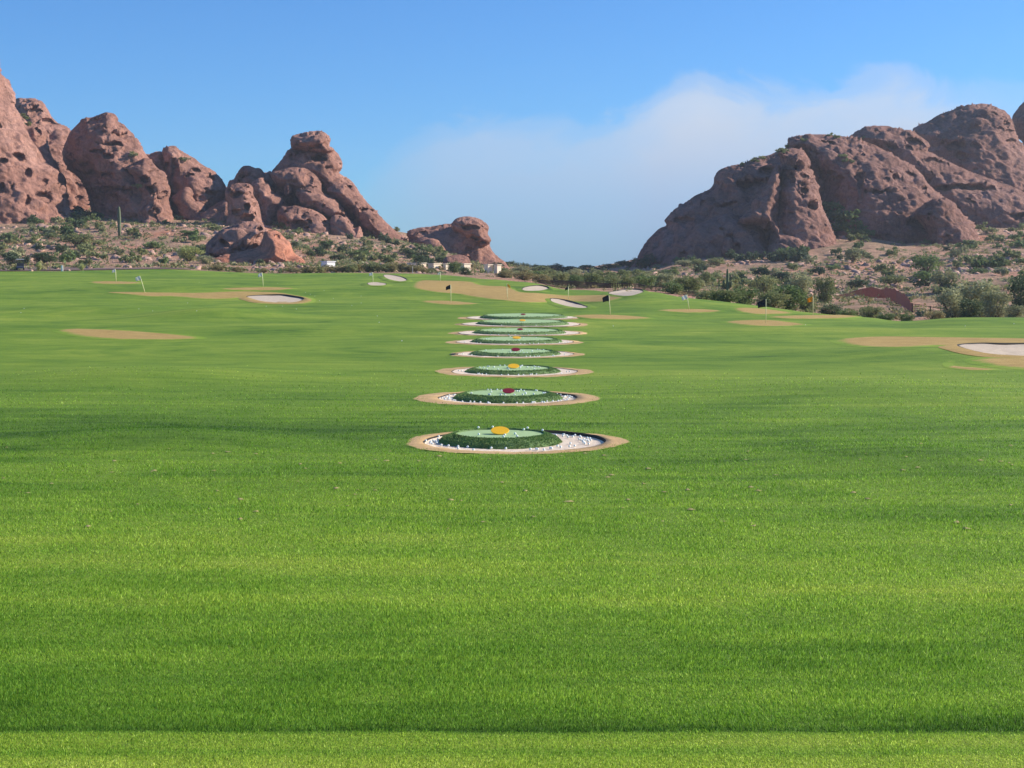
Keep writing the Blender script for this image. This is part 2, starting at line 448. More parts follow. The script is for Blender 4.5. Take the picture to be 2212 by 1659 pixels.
M = dict(
    turf=mat_turf(), blades=mat_blades(), tan=mat_tan(),
    ring=mat_tan('worn_ring', (.42, .28, .12), (.64, .43, .22)),
    sand=mat_sand('bunker_sand', (.50, .40, .29), (.70, .58, .44)),
    pit=mat_sand('pit_sand', (.70, .54, .39), (.90, .78, .63), 8),
    straw=simple('dry_crumbs', (.33, .28, .11), .95),
    soil=simple('dark_soil', (.035, .03, .018), .95),
    desert=mat_desert(), bank=mat_sand('dry_bank', (.30, .20, .13), (.44, .29, .20), .8),
    road=mat_sand('road_surface', (.17, .115, .095), (.25, .175, .15), 1.0),
    asphalt=simple('asphalt', (.13, .135, .15), .9),
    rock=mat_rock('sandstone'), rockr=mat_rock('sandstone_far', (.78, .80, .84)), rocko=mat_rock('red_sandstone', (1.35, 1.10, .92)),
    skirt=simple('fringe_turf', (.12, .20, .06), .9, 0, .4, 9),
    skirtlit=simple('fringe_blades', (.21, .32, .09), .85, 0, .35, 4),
    puttin=simple('synthetic_green', (.34, .49, .22), .9, 0, .10, 14),
    yellow=simple('yellow_paint', (.95, .52, .003), .45, 0, .04), red=simple('dark_red_paint', (.22, .006, .006), .45, 0, .1),
    ball=simple('ball_white', (.82, .86, .80), .35, 0, .03),
    flagw=simple('white_cloth', (.84, .84, .80), .8, 0, .06), flagb=simple('black_cloth', (.012, .013, .018), .8), flagy=simple('yellow_cloth', (.75, .50, .05), .8), flago=simple('orange_cloth', (.80, .42, .04), .8),
    pole=simple('fibreglass_pole', (.80, .80, .42), .5), polew=simple('pale_pole', (.60, .60, .57), .5),
    rust=simple('rusty_steel', (.36, .13, .08), .75, 0, .3, 3), rustd=simple('brown_steel', (.10, .060, .040), .8, 0, .3),
    wood=simple('bark', (.10, .075, .055), .9, 0, .3), pale=simple('cream_plaster', (.84, .70, .52), .85, 0, .06, 1),
    white=simple('white_render', (.78, .78, .76), .8, 0, .04), dark=simple('dark_opening', (.03, .03, .035), .4),
    carpaint=simple('slate_car_paint', (.05, .06, .10), .3), tyre=simple('rubber', (.02, .02, .02), .9), glass=simple('car_glass', (.03, .035, .04), .1),
    saguaro=simple('saguaro_skin', (.11, .14, .07), .8, 0, .3, 2), stone=simple('rubble_stone', (.42, .26, .195), .95, 0, .3, .6),
    leaf_olive=mat_leaf('olive_leaves', (0.162, 0.196, 0.068), (0.317, 0.338, 0.142)),
    leaf_green=mat_leaf('green_leaves', (0.108, 0.169, 0.054), (0.223, 0.290, 0.101)),
    leaf_dark=mat_leaf('dark_leaves', (0.057, 0.092, 0.047), (0.121, 0.162, 0.074)),
    leaf_grey=mat_leaf('grey_leaves', (0.223, 0.243, 0.115), (0.419, 0.419, 0.223)),
    leaf_lime=mat_leaf('palo_verde_leaves', (0.324, 0.365, 0.121), (0.567, 0.581, 0.230)),
    leaf_brown=mat_leaf('dry_leaves', (0.223, 0.203, 0.084), (0.378, 0.324, 0.149)),
)

for k_ in ('flagw', 'flagy', 'flago'):
    nt_ = M[k_].node_tree; b_ = nt_.nodes['Principled BSDF']; tr_ = nt_.nodes.new('ShaderNodeBsdfTranslucent'); ms_ = nt_.nodes.new('ShaderNodeMixShader')
    nt_.links.new(b_.inputs['Base Color'].links[0].from_socket, tr_.inputs[0]); ms_.inputs[0].default_value = .5
    nt_.links.new(b_.outputs[0], ms_.inputs[1]); nt_.links.new(tr_.outputs[0], ms_.inputs[2]); nt_.links.new(ms_.outputs[0], nt_.nodes['Material Output'].inputs[0])

# ------------------------------------------------------------------ patches: greens and bunkers traced where they lie
PUTT = dict(
 a=c7([(340,430),(420,421),(560,424),(700,430),(850,440),(1000,453),(1140,471),(1100,480),(950,484),(800,483),(650,480),(500,468),(400,450)]),
 b=c7([(610,210),(900,212),(1150,214),(1380,206),(1600,212),(1700,228),(1780,243),(1792,262),(1745,277),(1640,281),(1520,277),(1430,258),(1390,243),(1320,248),(1160,248),(1000,235),(860,235),(760,225)]),
 c=c7([(515,152),(600,148),(700,149),(810,155),(760,163),(640,163),(560,161)]),
 d=c7([(1270,190),(1400,184),(1550,182),(1690,187),(1620,198),(1500,201),(1350,198)]),
 f=c4([(285,205),(450,203),(700,212),(780,238),(900,248),(1000,252),(1080,285),(1130,300),(1250,305),(1400,318),(1500,325),(1700,322),(1850,320),(1950,330),(1900,352),(1830,370),(1700,379),(1560,374),(1440,364),(1350,380),(1250,383),(1120,380),(1000,367),(850,352),(700,330),(600,312),(450,300),(330,282),(240,257)]),
 g=c4([(300,371),(400,366),(540,368),(680,380),(770,392),(650,399),(500,398),(380,387)]),
 h=c4([(1530,490),(1650,481),(1800,481),(2000,490),(2180,509),(2000,519),(1750,516),(1600,506)]),
 i=c6([(100,315),(200,308),(350,308),(470,318),(400,327),(250,328)]),
 j=c6([(545,303),(650,301),(780,315),(880,332),(700,338),(590,326)]),
 k=c6([(490,381),(600,373),(750,372),(880,385),(955,398),(850,406),(700,406),(570,396)]),
 l=c6([(740,353),(900,345),(1100,342),(1260,346),(1200,359),(1000,365),(850,363)]),
 m=c6([(1142,490),(1200,475),(1400,466),(1700,470),(2400,481),(2500,500),(2450,530),(2000,527),(1820,527),(1760,518),(1650,521),(1500,528),(1350,526),(1220,515)]),
 n=c6([(1930,605),(2000,590),(2150,587),(2350,587),(2500,600),(2400,660),(2150,646),(2000,626)]),
 o=c6([(1760,618),(1800,606),(1786,623),(1830,638),(2050,654),(1930,660),(1790,646)]),
)
BUNK = dict(
 a=c7([(1420,241),(1500,235),(1620,235),(1690,244),(1752,256),(1720,270),(1640,276),(1520,271),(1450,255)]),
 b=c2([(1265,1136),(1320,1134),(1400,1150),(1432,1170),(1380,1178),(1300,1162)]),
 c=c2([(1155,1190),(1220,1184),(1290,1195),(1262,1206),(1180,1205)]),
 d=c4([(1118,276),(1160,259),(1250,252),(1320,262),(1342,276),(1290,289),(1200,292),(1140,289)]),
 e=c4([(1820,311),(1900,291),(2000,280),(2080,285),(2112,300),(2060,320),(2000,333),(1900,331)]),
 f=c4([(1352,357),(1420,362),(1500,378),(1580,400),(1658,425),(1600,433),(1500,421),(1420,401),(1360,379)]),
 g=c6([(1825,525),(1950,517),(2100,520),(2350,525),(2460,550),(2350,586),(2100,580),(1980,568),(1890,548)]),
)
def smooth_poly(P, k=6):
    P = np.asarray(P, float); n = len(P); out = []
    for i in range(n):
        p0, p1, p2, p3 = P[i-1], P[i], P[(i+1) % n], P[(i+2) % n]
        for j in range(k):
            t = j / k
            out.append(.5*((2*p1)+(-p0+p2)*t+(2*p0-5*p1+4*p2-p3)*t*t+(-p0+3*p1-3*p2+p3)*t**3))
    return np.array(out)
def inside(P, x, y):
    x = np.asarray(x); y = np.asarray(y); c = np.zeros(x.shape, bool); j = len(P) - 1
    for i in range(len(P)):
        xi, yi = P[i]; xj, yj = P[j]
        if yi != yj:
            c ^= ((yi > y) != (yj > y)) & (x < (xj - xi) * (y - yi) / (yj - yi) + xi)
        j = i
    return c
def dist_poly(P, x, y, nearest=False):
    d = np.full(x.shape, 1e9); nx = np.zeros(x.shape); ny = np.zeros(x.shape)
    for i in range(len(P)):
        a = P[i-1]; b = P[i]; ab = b - a; L = ab @ ab + 1e-12
        t = np.clip(((x-a[0])*ab[0] + (y-a[1])*ab[1]) / L, 0, 1)
        qx = a[0]+t*ab[0]; qy = a[1]+t*ab[1]
        dd = (x-qx)**2 + (y-qy)**2
        m = dd < d
        d = np.where(m, dd, d); nx = np.where(m, qx, nx); ny = np.where(m, qy, ny)
    return (np.sqrt(d), nx, ny) if nearest else np.sqrt(d)
def ground_poly(P, k=5):
    return np.array([hit(a, b) for a, b in smooth_poly(P, k)])
PUTTW = {k: ground_poly(v) for k, v in PUTT.items()}
BUNKW = {k: ground_poly(v) for k, v in BUNK.items()}

def fill(P, step):
    """points and triangles filling a world polygon"""
    lo = P.min(0); hi = P.max(0)
    sy = step * 2.2
    gx, gy = np.meshgrid(np.arange(lo[0], hi[0], step), np.arange(lo[1], hi[1], sy))
    gx = gx + (np.arange(gx.shape[0]) % 2)[:, None] * step * .5
    gx = gx.ravel(); gy = gy.ravel()
    k = inside(P, gx, gy); k &= dist_poly(P, gx, gy) > step * .4
    pts = [Vector(map(float, p)) for p in P] + [Vector((float(a), float(b))) for a, b in zip(gx[k], gy[k])]
    n = len(P)
    r = geometry.delaunay_2d_cdt(pts, [(i, (i+1) % n) for i in range(n)], [list(range(n))], 1, 1e-5)
    V = np.array([tuple(v) for v in r[0]]); 
    return V, [tuple(f) for f in r[2] if len(f) >= 3]

def offset(P, d):
    a = np.roll(P, 1, 0); b = np.roll(P, -1, 0); t = b - a
    n = np.stack([t[:, 1], -t[:, 0]], 1); n /= np.linalg.norm(n, axis=1)[:, None] + 1e-9
    area = np.sum(P[:, 0]*b[:, 1] - b[:, 0]*P[:, 1])
    if area < 0: n = -n
    return P + n * d

def patch(P, name, mat, lift, step, wid):
    P = offset(P, wid * .25)
    V, Fc = fill(P, step)
    e = np.clip(dist_poly(P, V[:, 0], V[:, 1]) / wid, 0, 1)
    z = H(V[:, 0], V[:, 1]) + lift * (.15 + .85 * np.clip(e*2.5, 0, 1))
    o = mesh_np(name, np.column_stack([V, z]), faces=Fc, mat=mat)
    at_ = o.data.attributes.new('edge', 'FLOAT', 'POINT'); at_.data.foreach_set('value', e.astype(np.float32))
    tag(o, kind='structure'); return o
for k, P in PUTTW.items():
    ym = P[:, 1].mean()
    patch(P, 'putting_green', M['tan'], .012 + ym*.00035, .35 if ym > 70 else .25, 1.5 if k != 'o' else .4)

def bunker(P, lift, lipw, tanned=False):
    Y = P[:, 1].mean()
    P = P if np.sum(P[:, 0]*np.roll(P, -1, 0)[:, 1] - np.roll(P, -1, 0)[:, 0]*P[:, 1]) > 0 else P[::-1]
    n = len(P)
    out = offset(P, lipw)
    far = (P[:, 1] - P[:, 1].min()) / (np.ptp(P[:, 1]) + 1e-6)       # the far side has the higher face
    xr = (P[:, 0] - P[:, 0].min()) / (np.ptp(P[:, 0]) + 1e-6)
    up = .02 + Y*.0005
    rim_h = (up + lift * far * (0.25 + .75 * xr))
    V = []; Fc = []; mi = []
    zo = H(out[:, 0], out[:, 1]) + .012
    zr = H(P[:, 0], P[:, 1]) + .02 + rim_h
    fl = offset(P, -.10)
    zf = H(fl[:, 0], fl[:, 1]) + up + .03*far
    V += list(np.column_stack([out, zo])) + list(np.column_stack([P, zr])) + list(np.column_stack([fl, zf]))
    for i in range(n):
        j = (i + 1) % n
        Fc.append((i, j, n+j, n+i)); mi.append(0)
        Fc.append((n+i, n+j, 2*n+j, 2*n+i)); mi.append(1)
    V2, F2 = fill(fl, .5)
    base = len(V)
    farv = (V2[:, 1] - P[:, 1].min()) / (np.ptp(P[:, 1]) + 1e-6)
    d = np.clip(dist_poly(fl, V2[:, 0], V2[:, 1]) / 1.2, 0, 1)
    z2 = H(V2[:, 0], V2[:, 1]) + up + .03*np.clip(farv, 0, 1) - .03*d + .02*noise(np.column_stack([V2, 0*V2[:, 0]]), .8, 5)
    V += list(np.column_stack([V2, z2]))
    for f in F2: Fc.append(tuple(base + a for a in f)); mi.append(2)
    o = mesh_np('bunker', V, faces=Fc, mats=[M['turf'] if not tanned else M['tan'], M['soil'], M['sand']], midx=mi)
    o.data.attributes.new('edge', 'FLOAT', 'POINT').data.foreach_set('value', np.ones(len(V), np.float32))
    tag(o, kind='structure')
    return o
for k, P in BUNKW.items(): bunker(P, dict(a=.24, c=.03, g=.10).get(k, .16), .7, k in 'ag')

# ------------------------------------------------------------------ the eight targets
# centre column, distance, base radius, top radius, pit radius, ring radius, height
TG = []
for (px, Y, wb, wt, wp, wr, pxr, h) in [
    (1080, 27.0, 274, 190, 389, 471, 1112, .12),
    (1096, 36.1, 245, 176, 300, 395, 1096, .11),
    (1108, 45.4, 216, 160, 275, 344, 1110, .10),
    (1113, 54.6, 206, 156, 255, 298, 1114, .11),
    (1116, 63.8, 206, 160, 255, 303, 1113, .13),
    (1122, 72.9, 209, 165, 262, 303, 1121, .15),
    (1128, 82.2, 206, 168, 255, 287, 1126, .16),
    (1131, 91.2, 196, 164, 240, 273, 1128, .18)]:
    k = Y / F
    TG.append(dict(yr=Y-(.12 if Y < 40 else .05),x=(px-CX)*k, y=Y, rb=wb*k/2, rt=wt*k/2, rp=wp*k/2, rr=wr*k/2, xr=(pxr-CX)*k, h=h))

def wobble(a, seed, amp): return 1 + amp * (.5*np.sin(2*a+seed) + .4*np.sin(3*a+seed*2.1) + .35*np.sin(5*a+seed*.7) + .25*np.sin(9*a+seed*1.7) + .2*np.sin(16*a+seed*3.1))
for i, t in enumerate(TG):
    a = np.linspace(0, 2*np.pi, 97)[:-1]; n = 96
    gz = H(np.array(t['x']), np.array(t['y'])); t['z'] = float(gz)
    xr = t['xr']; pd = [.022, .018, 0, -.004, -.01, -.015, -.02, -.02][i]; t['pd'] = pd
    LIP = .010 + [.034, .026, .014, .015, .012, .012, .012, .012][i]*((1+np.cos(a-.7))/2)**2
    R = [(t['rr']*wobble(a, i+1, .04)*1.01, .004), (t['rr']*.95*wobble(a, i+1, .04), .010), ((t['rp']+.5*(t['rr']-t['rp']))*wobble(a, i+2, .015), .012),
         (t['rp']*1.005*wobble(a, i+2, .02), LIP), (t['rp']*.985*wobble(a, i+2, .02), -pd+.01), (t['rp']*.9, -pd), (t['rb']*.8, -pd)]
    V = []; Fc = []; mi = []
    cen = [(xr, t['yr'])]*6 + [(t['x'], t['y'])]
    for (r, dz), (cx, cy) in zip(R, cen):
        X = cx + r*np.cos(a); Yv = cy + r*np.sin(a)
        base = H(X, Yv)
        V += list(np.column_stack([X, Yv, base + dz + .008*noise(np.column_stack([X, Yv, 0*X]), .25, 2)]))
    for r in range(6):
        for q in range(n):
            w = (q+1) % n
            Fc.append((r*n+q, r*n+w, (r+1)*n+w, (r+1)*n+q)); mi.append([0, 0, 0, 1, 2, 2][r])
    o = mesh_np('sand_pit', V, faces=[f[::-1] for f in Fc], mats=[M['ring'], M['soil'], M['pit']], midx=mi)
    e = np.concatenate([np.full(n, .1), np.full(n, .9)] + [np.ones(n)]*5).astype(np.float32)
    o.data.attributes.new('edge', 'FLOAT', 'POINT').data.foreach_set('value', e)
    tag(o, kind='structure')

COLN = ['yellow', 'red', 'yellow', 'red', 'yellow', 'red', 'yellow', 'red']
ORD = ['nearest', 'second nearest', 'third nearest', 'fourth nearest', 'fourth farthest', 'third farthest', 'second farthest', 'farthest']
TILT = [0.0, .004, .008, .012, .014, .016, .018, .018]
for i, t in enumerate(TG):
    root = empty('target_green', (t['x'], t['y'], t['z']))
    tag(root, f'raised round turf green with a {"yellow" if i%2==0 else "dark red"} disc, {ORD[i]} in the row', 'target green', 'row of raised target greens')
    n = 96; a = np.linspace(0, 2*np.pi, n+1)[:-1]
    rb, rt, h = t['rb'], t['rt'], t['h']
    tz = lambda y: h + TILT[i]*y
    prof = [(rb*1.0, -.10), (rb*.985, -.04), (rb-.30*(rb-rt), .45*h), (rb-.62*(rb-rt), .82*h), (rb-.82*(rb-rt), .99*h), (rt*1.01, h+.018), (rt*.995, h-.02)]
    V = []; Fc = []
    for j, (r, z) in enumerate(prof):
        w = wobble(a, i+3, .012)
        X = r*w*np.cos(a); Yv = r*w*np.sin(a)
        zz = z + (TILT[i]*Yv if j > 2 else 0) + .012*noise(np.column_stack([X+t['x'], Yv+t['y'], 0*X+z*3]), .12, 8)*(j < 5)
        V += list(np.column_stack([X, Yv, zz]))
    for r in range(len(prof)-1):
        for q in range(n):
            w_ = (q+1) % n; Fc.append((r*n+q, r*n+w_, (r+1)*n+w_, (r+1)*n+q))
    mi = [0]*len(Fc)
    # turf fibres on the sloping side
    nb = [16000, 10000, 6000, 2500, 2000, 1500, 1000, 800][i]
    sz = [.019, .021, .024, .028, .032, .036, .04, .045][i]
    V = list(V)
    PR = np.array(prof[:6]); seg = rng.integers(0, 5, nb); tt = rng.random(nb); an = rng.random(nb)*2*np.pi
    rr = PR[seg, 0]*(1-tt)+PR[seg+1, 0]*tt; zz = PR[seg, 1]*(1-tt)+PR[seg+1, 1]*tt
    w = wobble(an, i+3, .012)
    bx = rr*w*np.cos(an); by = rr*w*np.sin(an); bz = zz + np.where(seg > 1, TILT[i]*by, 0)
    lean = rng.normal(0, .35, (nb, 2)); out = np.stack([np.cos(an), np.sin(an)], 1)*.7
    side = rng.normal(0, 1, (nb, 2)); side /= np.linalg.norm(side, axis=1)[:, None]
    b0 = len(V); L = sz*(.6+.8*rng.random(nb)); wd = .006+.0002*t['y']
    A = np.column_stack([bx-side[:, 0]*wd, by-side[:, 1]*wd, bz-.01]); B = np.column_stack([bx+side[:, 0]*wd, by+side[:, 1]*wd, bz-.01])
    C = np.column_stack([bx+(lean[:, 0]+out[:, 0])*L*.6, by+(lean[:, 1]+out[:, 1])*L*.6, bz+L])
    V += list(np.stack([A, B, C], 1).reshape(-1, 3))
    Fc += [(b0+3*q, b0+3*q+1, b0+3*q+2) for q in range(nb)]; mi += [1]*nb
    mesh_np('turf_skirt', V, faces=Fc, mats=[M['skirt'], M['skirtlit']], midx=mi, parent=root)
    V = []; Fc = []
    rings = [0, .25, .5, .75, .92, .996]
    for r in rings:
        w = 1 + (wobble(a, i+3, .012)-1)*r
        X = r*rt*w*np.cos(a); Yv = r*rt*w*np.sin(a)
        V += list(np.column_stack([X, Yv, h - .004 + .006*(1-r*r) + TILT[i]*Yv + .004*noise(np.column_stack([X, Yv, 0*X]), .4, 4)]))
    for r in range(len(rings)-1):
        for q in range(n):
            w_ = (q+1) % n; Fc.append((r*n+q, (r+1)*n+q, (r+1)*n+w_, r*n+w_))
    mesh_np('putting_surface', V, faces=Fc, mat=M['puttin'], parent=root)
    # the tilted disc on its little stand
    D = [(995,875), (1074,519), (1121,311), (1140,133), (1149,30)]
    dpx = (c5([D[i]])[0][0] if i < 5 else [1123, 1126, 1130][i-5] + [0.5, 2.5, 0][i-5])
    R_ = [.168, .15, .175, .165, .18, .15, .17, .155][i]
    dx = (dpx-CX)*t['y']/F
    dr = empty('target_disc', (dx, t['y']-.05, t['z']+h+TILT[i]*-.05+.004))
    nm = 'bright yellow' if i % 2 == 0 else 'dark red'
    tag(dr, f'{nm} round disc tilted up on the {ORD[i]} raised green', 'target disc', 'coloured discs on the target greens')
    tilt = math.radians(19 if i < 4 else 14)
    mb = MB(); ca, sa = math.cos(tilt), math.sin(tilt)
    def T(p): return (p[0], p[1]*ca - p[2]*sa, p[1]*sa + p[2]*ca + R_*sa + .006)
    k = 40
    for (r, z) in ((R_-.004, 0), (R_, .003), (R_, .009), (R_-.004, .012)):
        for q in range(k):
            g = 2*math.pi*q/k; mb.v.append(T((r*math.cos(g), r*math.sin(g), z)))
    for r in range(3):
        for q in range(k): mb.f.append((r*k+q, r*k+(q+1) % k, (r+1)*k+(q+1) % k, (r+1)*k+q))
    mb.f.append(tuple(range(3*k, 4*k))); mb.f.append(tuple(reversed(range(k))))
    mb.build('disc_face', M['yellow' if i % 2 == 0 else 'red'], dr)
    mb = MB(); mb.tube([(0, R_*ca*.7, 0), (0, R_*ca*.7, R_*sa*1.6)], .008, 6)
    mb.build('stand', M['soil'], dr)

# golf balls
def ball_mesh():
    V = []; Fc = []; s, r_ = 10, 7; rad = .0225
    V.append((0, 0, -rad))
    for j in range(1, r_):
        ph = -math.pi/2 + math.pi*j/r_
        for k in range(s): V.append((rad*math.cos(ph)*math.cos(2*math.pi*k/s), rad*math.cos(ph)*math.sin(2*math.pi*k/s), rad*math.sin(ph)))
    V.append((0, 0, rad))
    for k in range(s):
        Fc.append((0, 1+(k+1) % s, 1+k)); Fc.append((len(V)-1, len(V)-1-s+k, len(V)-1-s+(k+1) % s))
        for j in range(r_-2):
            a_ = 1+j*s+k; b_ = 1+j*s+(k+1) % s; Fc.append((a_, b_, b_+s, a_+s))
    return V, Fc
BV, BF = ball_mesh(); BALL = [None]; NB = [0]
def ball(x, y, z, label, group):
    if NB[0] >= 296: return
    if BALL[0] is None:
        o = mesh_np('golf_ball', BV, faces=BF, mat=M['ball']); BALL[0] = o
    else:
        o = BALL[0].copy(); col.objects.link(o)
    o.location = (float(x), float(y), float(z)+.021); tag(o, label, 'golf ball', group); NB[0] += 1
TOPB = {0: [(748,840),(910,833),(800,903),(1040,908),(1030,937),(1135,897),(1180,937),(1215,857),(1253,852),(1420,873)],
        1: [(883,490),(910,492),(970,490),(1008,498),(1083,488),(1150,502),(1170,505),(1187,490),(1215,500),(1230,520),(1232,528),(1325,497),(1335,500),(1410,520),(1418,530),(1310,538),(1290,560),(1130,545),(1042,545),(1000,542),(978,558),(885,545),(840,550),(710,530),(915,512)]}
NTOP = [0, 0, 30, 16, 11, 6, 2, 1]; NPIT = [56, 58, 16, 12, 14, 8, 2, 0]
for i, t in enumerate(TG):
    dn = 'yellow' if i % 2 == 0 else 'dark red'
    la = f'white golf ball lying on top of the {ORD[i]} raised green'
    lb = f'white golf ball in the sand ring round the {ORD[i]} raised green'
    ga, gb = f'golf balls on the {ORD[i]} target green', f'golf balls in the sand round the {ORD[i]} target green'
    zt = t['z'] + t['h']
    for (bx, by) in TOPB.get(i, []):
        px, py = c5([(bx, by)])[0]; r, y, z = ray(px, py+1.5)
        Yh = (zt + .02 - CZ) / z * y
        x = r/y*Yh
        d = math.hypot(x-t['x'], Yh-t['y'])
        if d > t['rt']*1.02: s_ = t['rt']*1.02/d; x = t['x']+(x-t['x'])*s_; Yh = t['y']+(Yh-t['y'])*s_
        ball(x, Yh, zt+.006 + (.02 if d > t['rt']*.97 else 0), la, ga)
    for _ in range(NTOP[i]):
        a = random.random()*6.283; r = t['rt']*math.sqrt(random.random())*.95
        ball(t['x']+r*math.cos(a), t['y']+r*math.sin(a), zt+.002+TILT[i]*r*math.sin(a), la, ga)
    for _ in range(NPIT[i]):
        a = random.choice([random.gauss(.25, .35), random.gauss(-1.35, .75), random.gauss(-1.35, .75), random.gauss(3.1, .4)]) if i < 2 else random.gauss(-1.5, .9)
        r = t['rb']*1.02 + (t['rp']*.93-t['rb'])*random.random()
        ball(t['x']+(t['xr']-t['x'])*.6+r*math.cos(a), t['y']+r*math.sin(a), t['z']-t['pd']+.002, lb, gb)
for (px, py) in [(45,676),(52,667),(300,668),(330,672),(405,655),(425,672),(660,632),(680,640),(670,636),(700,628),(690,650),(610,662),(640,668),(575,662),(760,660),(780,640),(815,683),(819,697),(868,737),(560,600),(600,612),(430,610),(2085,705),(2190,700),(1740,703),(1325,705),(1060,715),(780,655),(720,645),(1560,735)]:
    x, y = hit(px, py)
    ball(x, y, float(H(np.array(x), np.array(y))), 'stray white golf ball out on the open fairway grass', 'stray golf balls on the fairway')

# ------------------------------------------------------------------ ground meshes
rows = list(np.arange(-14, 8, 1.0))
py = 1750.
while True:
    r_, y_, z_ = ray(0, py); Y = float(-CZ / z_ * y_)
    if Y > 60: break
    if Y > rows[-1]: rows.append(Y)
    py -= 3.2 if Y < 40 else 2.0
rows += list(np.arange(60.5, 245, .6)) + list(np.arange(245, 620, 2.6)) + list(np.geomspace(625, 1500, 18))
rows = np.array(rows)
ua = np.concatenate([np.linspace(-1.6, -.62, 30)[:-1], np.arange(-.62, .66, .0021), np.linspace(.66, 1.6, 28)])
YY = np.maximum(rows, 3) + 4 + np.clip(-rows, 0, 20)
X = ua[None, :] * YY[:, None]; Y2 = np.repeat(rows[:, None], len(ua), 1)
Z = H(X, Y2)
pxg = CX + F*X/np.maximum(Y2, 3)
# room for the sand: the soil is cut away under each bunker and pit
drop = np.zeros_like(Z)
for P in BUNKW.values():
    lo = P.min(0)-1; hi = P.max(0)+1
    m = (X > lo[0]) & (X < hi[0]) & (Y2 > lo[1]) & (Y2 < hi[1])
    if m.any():
        xx = X[m]; yy = Y2[m]; k = inside(P, xx, yy) | (dist_poly(P, xx, yy) < .12)
        q = drop[m]; q[k] = .7; drop[m] = q
for t in TG:
    d = np.hypot(X-t['xr'], Y2-t['yr']); drop[d < t['rp']*1.03] = .4
Zg = Z - drop
nr, nc = Zg.shape
idx = np.arange(nr*nc).reshape(nr, nc)
q = np.stack([idx[:-1, :-1], idx[:-1, 1:], idx[1:, 1:], idx[1:, :-1]], -1)
cr = CREST(np.clip(pxg, -500, 2800))
isgrass = (Y2 < cr + 4)[:-1, :-1]
V = np.stack([X, Y2, Zg], -1).reshape(-1, 3)
def sub(sel, name, mat):
    qq = q[sel]; u, inv = np.unique(qq, return_inverse=True)
    o = mesh_np(name, V[u], quads=inv.reshape(-1, 4), mat=mat); tag(o, kind='structure'); return o
grass_o = sub(isgrass, 'fairway', M['turf'])
desert_o = sub(~isgrass, 'desert_ground', M['desert'])

# blades of grass in the nearer turf
def blades():
    ys = []; xs = []
    n = 760000
    s = rng.random(n)
    # even in the picture: density falls with distance
    pyv = 1700 - s*(1700-800)
    r, y, z = ray(0, pyv); Yv = -CZ/z*y
    Yv = Yv*(1+rng.normal(0, .01, n))
    xv = (rng.random(n)-.5)*(.80*Yv+1.6)
    keep = np.ones(n, bool)
    for t in TG: keep &= np.hypot(xv-t['xr'], Yv-t['yr']) > t['rr']*(.955+.10*noise(np.column_stack([xv, Yv, 0*xv]), .25, 44))*wobble(np.arctan2(Yv-t['yr'], xv-t['xr']), TG.index(t)+1, .04)
    keep &= rng.random(n) < (1-sstep(13, 50, Yv))
    xv = xv[keep]; Yv = Yv[keep]; n = len(xv)
    zz = H(xv, Yv)
    short = Yv + .05*noise(np.column_stack([xv, Yv, 0*xv]), .3, 3) < 9.76
    L = np.where(short, .012, .022)*(.6+.8*rng.random(n))*(1+.012*np.clip(Yv-10, 0, 40))
    L *= 1 + .35*noise(np.column_stack([xv, Yv, 0*xv]), .5, 6)
    w = .0017 + .00019*Yv*(.7+.6*rng.random(n))
    an = rng.random(n)*2*np.pi
    sx = np.cos(an)*.4+.6*np.sign(np.cos(an)); sy = np.sin(an)*.5
    ln = rng.normal(0, .38, (n, 2))
    ln[:, 0] += .25*noise(np.column_stack([xv, Yv, 0*xv]), 1.7, 21)
    A = np.column_stack([xv-sx*w, Yv-sy*w, zz-.004]); B = np.column_stack([xv+sx*w, Yv+sy*w, zz-.004])
    C = np.column_stack([xv+ln[:, 0]*L, Yv+ln[:, 1]*L, zz+L])
    V = np.stack([A, B, C], 1).reshape(-1, 3)
    o = mesh_np('grass', V, tris=np.arange(3*n).reshape(-1, 3), mat=M['blades'], smooth=False)
    tone = np.repeat(np.clip(rng.normal(.48, .23, n), 0, 1), 3).astype(np.float32)
    o.data.attributes.new('tone', 'FLOAT', 'POINT').data.foreach_set('value', tone)
    tag(o, 'short blades of green fairway grass in the foreground', 'grass', kind='stuff')
blades()

def clods():
    n = 190
    x = rng.normal(0, 1, n)*3.2 + rng.choice([-6.5, -1, 1, 6.5], n, p=[.4, .15, .1, .35]); Y = 17.5 + 9*rng.random(n) + .0*x
    ok = np.ones(n, bool)
    for t in TG: ok &= np.hypot(x-t['xr'], Y-t['y']) > t['rr']*1.05
    x = x[ok]; Y = Y[ok]; n = len(x); z = H(x, Y) + .012
    s = .010 + .030*rng.random(n)**2
    base = np.array([(1.6,0,0),(0,1,0),(-1.5,0,0),(0,-1,0),(.6,.3,.5),(-.5,.2,.6)], float)
    V = base[None]*s[:, None, None]*(1+.3*rng.normal(0, 1, (n, 6, 3)))*np.array([1, 1, .7]) + np.column_stack([x, Y, z])[:, None, :]
    T_ = np.array([(0,1,4),(1,5,4),(1,2,5),(2,3,5),(3,4,5),(3,0,4)])
    o = mesh_np('divot_clods', V.reshape(-1, 3), tris=(T_[None]+(np.arange(n)*6)[:, None, None]).reshape(-1, 3), mat=M['straw'], smooth=False)
    tag(o, 'straw-coloured divot crumbs scattered over the turf before the nearest target', 'divot crumbs', kind='stuff')
clods()

